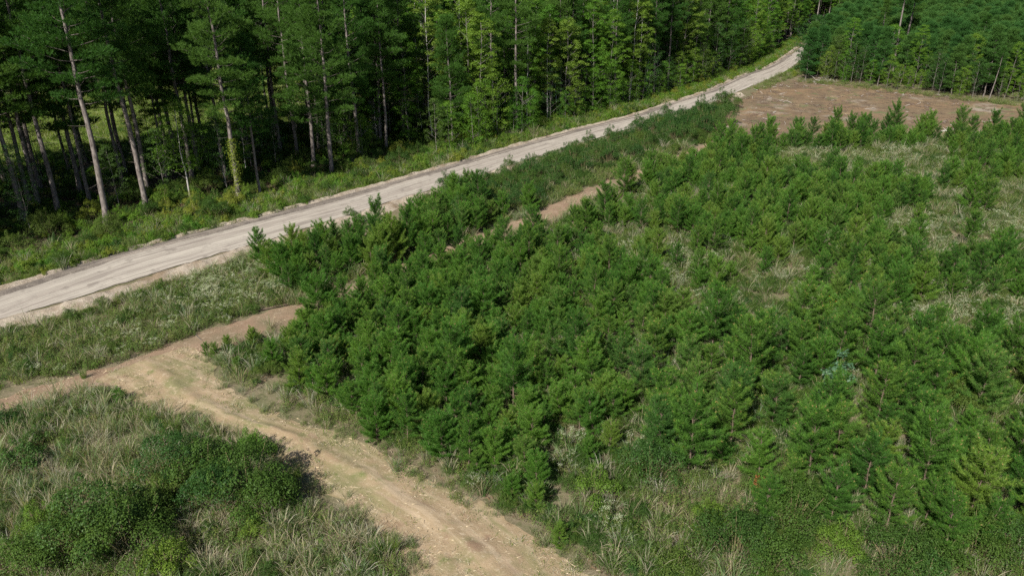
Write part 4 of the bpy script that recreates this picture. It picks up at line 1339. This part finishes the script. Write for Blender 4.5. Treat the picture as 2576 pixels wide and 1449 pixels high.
VERGE = [(-160, 900), (0, 845), (450, 712), (640, 640), (850, 575), (900, 640), (800, 742), (640, 790), (330, 900), (0, 996), (-160, 1040)]
BELT = [(1060, 505), (1300, 425), (1600, 330), (1850, 258), (1880, 330), (1560, 440), (1340, 535), (1100, 610)]
STAND = [(820, 720), (1000, 560), (1480, 400), (1800, 300), (1880, 366), (2100, 352), (2760, 340), (2860, 900), (2860, 1660), (1640, 1560), (1340, 1360), (1100, 1240), (900, 1140), (720, 1070), (560, 1000), (460, 860), (700, 780)]
HOT = [  # where pale blooms crowd together
    ([(470, 690), (690, 650), (720, 760), (560, 800), (430, 790)], 1.5), ([(1500, 640), (1650, 610), (1900, 690), (1940, 800), (1760, 820), (1560, 760)], 1.1), ([(1900, 385), (2440, 375), (2440, 450), (2200, 470), (1940, 450)], .7),
    ([(2100, 560), (2576, 540), (2660, 840), (2250, 830), (1980, 740)], 1.0), ([(1360, 1090), (1680, 1090), (1680, 1240), (1380, 1240)], .5), ([(300, 770), (480, 720), (480, 830), (200, 880)], .5)]


def pts(n, x0, x1, y0, y1):
    return np.c_[rng.uniform(x0, x1, n), rng.uniform(y0, y1, n)]


PTS = pts(260000, -75, 130, 24, 160)
dq = D(PTS)
fr = (dq[:, 0] > -90) & (dq[:, 0] < 2670) & (dq[:, 1] < 1560) & (dq[:, 1] > 250)
PTS, dq = PTS[fr], dq[fr]
AREA = 205 * 136 / 260000.0                      # ground per candidate
rd = dist_line(PTS, RC)
ld = dist_line(PTS, lane_mid)
lane_half = np.interp(PTS[:, 1], [40, 60, 160], [1.7, 1.8, 2.0])
edge_n = (vnoise(PTS[:, 0], PTS[:, 1], 1.6, 91) - .5) * 1.6
TRKP = np.concatenate([TRK_L, TRK_R[::-1]])
on_trk = inside(PTS, TRKP)
ted = np.minimum(dist_line(PTS, resample(TRK_L, 40)), dist_line(PTS, resample(TRK_R, 40)))
clear_ = inside(PTS, CLEAR)
zone = np.zeros(len(PTS), int)
zone[inside(dq, STAND)] = 3
zone[inside(dq, VERGE)] = 2
zone[inside(dq, FIELD)] = 1
zone[inside(dq, BELT)] = 6
sdv = SD(PTS[::1]) if len(PTS) < 60000 else np.concatenate([SD(c) for c in np.array_split(PTS, 60)])
bare = (rd < np.where(sdv[:, 1] < 0, 5.6, 4.4)) | (ld + edge_n < lane_half) | (on_trk & (ted + edge_n > .5)) | clear_
zone[bare] = 0
forest_side = (sdv[:, 1] > 4.6)
zone[forest_side & (sdv[:, 1] < 13)] = 4
zone[forest_side & (sdv[:, 1] >= 13) & (sdv[:, 1] < 58)] = 5
patch = vnoise(PTS[:, 0], PTS[:, 1], 4.5, 95) * .6 + vnoise(PTS[:, 0], PTS[:, 1], 1.6, 96) * .4
patch2 = vnoise(PTS[:, 0], PTS[:, 1], 5.5, 97) * .6 + vnoise(PTS[:, 0], PTS[:, 1], 1.9, 98) * .4
hot = np.full(len(PTS), .05)
for poly, v in HOT:
    hot[inside(dq, poly)] = v
u = rng.rand(len(PTS))
PER = {  # plants per square metre by zone
    'tall': {1: 1.6, 2: .7, 3: .7, 4: .2, 6: .3}, 'dry': {1: 1.1, 2: .4, 3: .42, 4: .12, 6: .25}, 'weed': {1: 1.8, 2: 3.2, 3: 2.4, 4: 1.0, 6: 3.0}, 'cover': {1: .7, 2: 1.2, 3: 1.8, 4: .3, 5: .9, 6: 1.7},
    'lime': {4: 2.6, 5: .45}, 'verge': {2: 1.0, 4: 1.2, 1: .3}, 'bloom': {}, 'brown': {3: .35, 5: .3, 1: .1}}
LAB = {'tall': ('tall_grass', 'tall silvery green grass over the near field and gaps'), 'dry': ('dry_grass', 'dry tan grass scattered among the green'), 'weed': ('leafy_weeds', 'knee-high leafy weeds between grass and pines'),
       'cover': ('undergrowth', 'low leafy growth under the pines and shrubs'), 'lime': ('verge_undergrowth', 'yellow-green leafy growth between road and forest'), 'verge': ('verge_grass', 'short bright grass along the road verges'),
       'bloom': ('flowering_weeds', 'drifts of whitish flowering weeds'), 'brown': ('brown_grass', 'brown bracken and dead growth on the ground')}
lo = 0
for key, per in PER.items():
    rho = np.zeros(len(PTS))
    for zn, v in per.items():
        rho[zone == zn] = v
    if key == 'bloom':
        rho = np.where((zone == 3) | (zone == 2), hot, 0)
    pm = patch2 if key in ('dry', 'bloom', 'weed') else patch
    rho = rho * (.7 if key == 'bloom' else 1) * np.clip((pm - .22) * 2.6, .12, 2.1)
    if key == 'verge':
        rho = np.where((zone == 4), np.where(sdv[:, 1] < 8.2, 4.5, .6), rho)
    if key == 'lime':
        rho = np.where((zone == 4) & (sdv[:, 1] < 6.6), rho * .25, rho)
    sel = rng.rand(len(PTS)) < rho * AREA
    P = PTS[sel]
    if key == 'cover':
        P = P[(ted[sel] > .9) & (ld[sel] > lane_half[sel] + .8)]
        sel = None
    far_k = 1 + .5 * np.clip((P[:, 1] - 80) / 80, 0, 1)
    sc = rng.uniform(.65, 1.2, len(P)) * far_k * (.55 if key == 'cover' else 1) * (1 if sel is None else np.clip(1 - .45 * (ted[sel] < .8), .4, 1))
    scatter(LAB[key][0], TF[key], P, sc, LAB[key][1], .07)
    print(key, len(P))
# short sparse growth that fringes and dots the mown track and the lane
mt = on_trk | (ld < lane_half + .3)
rho = np.where(mt, np.where(on_trk, np.where(ted < 1.3, 3.0, 2.0), .6) * np.clip((patch - .40) * 4.0, .05, 1.6), 0)
dl, dr_ = dist_line(PTS, resample(TRK_L, 40)), dist_line(PTS, resample(TRK_R, 40))
rho = rho * np.where(on_trk & (np.abs(dl / (dl + dr_ + .01) - .5) < .11), 2.6, 1)
sel = rng.rand(len(PTS)) < rho * AREA
scatter('track_grass', [tussock_mesh(790, .22, .32, 40, [M['verge_blade'], M['dry_blade']], .55, .022, .8, .9), tussock_mesh(791, .16, .36, 40, [M['grass_blade'], M['dry_blade']], .6, .022, .9, 1.1)], PTS[sel], rng.uniform(.6, 1.3, sel.sum()), 'short mown grass patches on the track and lane', .05)
# torn straw and wood chips
mb = MB()
rs = np.random.RandomState(3)
CH = []
for k in range(3):
    mb = MB()
    c = rs.normal(0, .42, (16, 3)) * [1, 1, 0] + [0, 0, .02]
    d = nrm(rs.normal(0, 1, (16, 3)) * [1, 1, .12])
    blades(mb, c, d, rs.uniform(.10, .36, 16), rs.uniform(.015, .035, 16), rs)
    CH.append(mb.mesh('straw_tuft', [M['straw']] if 'straw' in M else [M['dry_blade']]))
rho = np.where(on_trk, 3.4, np.where(ld < lane_half, .9, 0)) * np.clip((patch2 - .2) * 2.2, .1, 1.8)
sel = rng.rand(len(PTS)) < rho * AREA
zt = np.full(sel.sum(), .05)
scatter('straw_litter', CH, PTS[sel], rng.uniform(.6, 1.3, sel.sum()), 'pale torn straw and chips lying on the mown track', .05, z=zt)
print('straw', sel.sum())
# meadow grass
mp = at(rng.uniform(-55, 160, 9000), rng.uniform(51, 122, 9000))
scatter('meadow_grass', TF['meadow'], mp, rng.uniform(.6, 1.2, len(mp)), 'sunlit yellow-green meadow grass seen behind the forest stems', .05)
# verges along the road further off
fs = np.concatenate([at(rng.uniform(120, 300, 1500), rng.uniform(4.2, 9, 1500)), at(rng.uniform(190, 300, 500), -rng.uniform(4.0, 7.5, 500))])
scatter('roadside_grass', TF['verge'] + TF['lime'] + TF['dry'][:1], fs, rng.uniform(.8, 1.5, len(fs)), 'grass and weeds along the far road verges', .05)

# torn sticks and sparse regrowth on the clearing
cp_ = np.c_[rng.uniform(CLEAR[:, 0].min(), CLEAR[:, 0].max(), 5000), rng.uniform(CLEAR[:, 1].min(), CLEAR[:, 1].max(), 5000)]
cp_ = cp_[inside(cp_, CLEAR)]
cp_ = cp_[rng.rand(len(cp_)) < np.clip((vnoise(cp_[:, 0], cp_[:, 1], 6, 131) - .3) * 2.2, .08, 1)]
STK = []
for k in range(3):
    mb = MB()
    rs = np.random.RandomState(900 + k)
    for q in range(7):
        c, d, L = rs.normal(0, .6, 3) * [1, 1, 0] + [0, 0, .08], nrm(rs.normal(0, 1, 3) * [1, 1, .12]), rs.uniform(.3, 1.3)
        tube(mb, c + np.linspace(-L / 2, L / 2, 3)[:, None] * d, [.03, .034, .012], 4, 0 if rs.rand() < .93 else 1)
    STK.append(mb.mesh('stick_litter', [M['young_bark'], M['dead_wood']], True))
scatter('stick_litter', STK, cp_[:650], rng.uniform(.5, 1.3, len(cp_[:650])), 'torn sticks and bark strewn over the bare clearing', .03, z=np.full(len(cp_[:650]), .12))
eg = np.concatenate([redge(u, rng.uniform(-4.5, 1.5))[None] for u in rng.uniform(0, 1, 420)] + [at(rng.uniform(165, 232, 260), -rng.uniform(3.6, 7.5, 260))])
scatter('clearing_weeds', TF['verge'] + TF['weed'], eg, rng.uniform(.7, 1.4, len(eg)), 'weeds creeping in along the edges of the clearing', .06)

# count each set of plants in one direction, so that a label leads to its plant
for grp, end in (('shrubs on the forest verge', 'counted up the road between road and forest'), ('shrubs in the belt between road and dirt lane', 'counted up the belt between road and lane'),
                 ('shrubs under the tall pines', 'counted up the road'), ('small trees in the forest shade', 'counted up the road'), ('tall shrubs at the clearing mouth', 'counted up the road'),
                 ('small trees along the clearing edge', 'counted away from the road'), ('pines along the far side of the clearing', 'counted away from the road')):
    mem = [o for o in C.objects if o.parent is None and o.get('group') == grp]
    xy = np.array([o.location[:2] for o in mem])
    key = xy[:, 0] if 'clearing edge' in grp or 'far side' in grp else SD(xy)[:, 0]
    for n_, i in enumerate(np.argsort(key)):
        head = mem[i]['label'].split(',')[0]
        if 'clearing' in grp and 'mouth' not in grp:
            head += ' beyond the bare clearing'
        mem[i]['label'] = f'{head}, {nth(n_ + 1)} {end}'
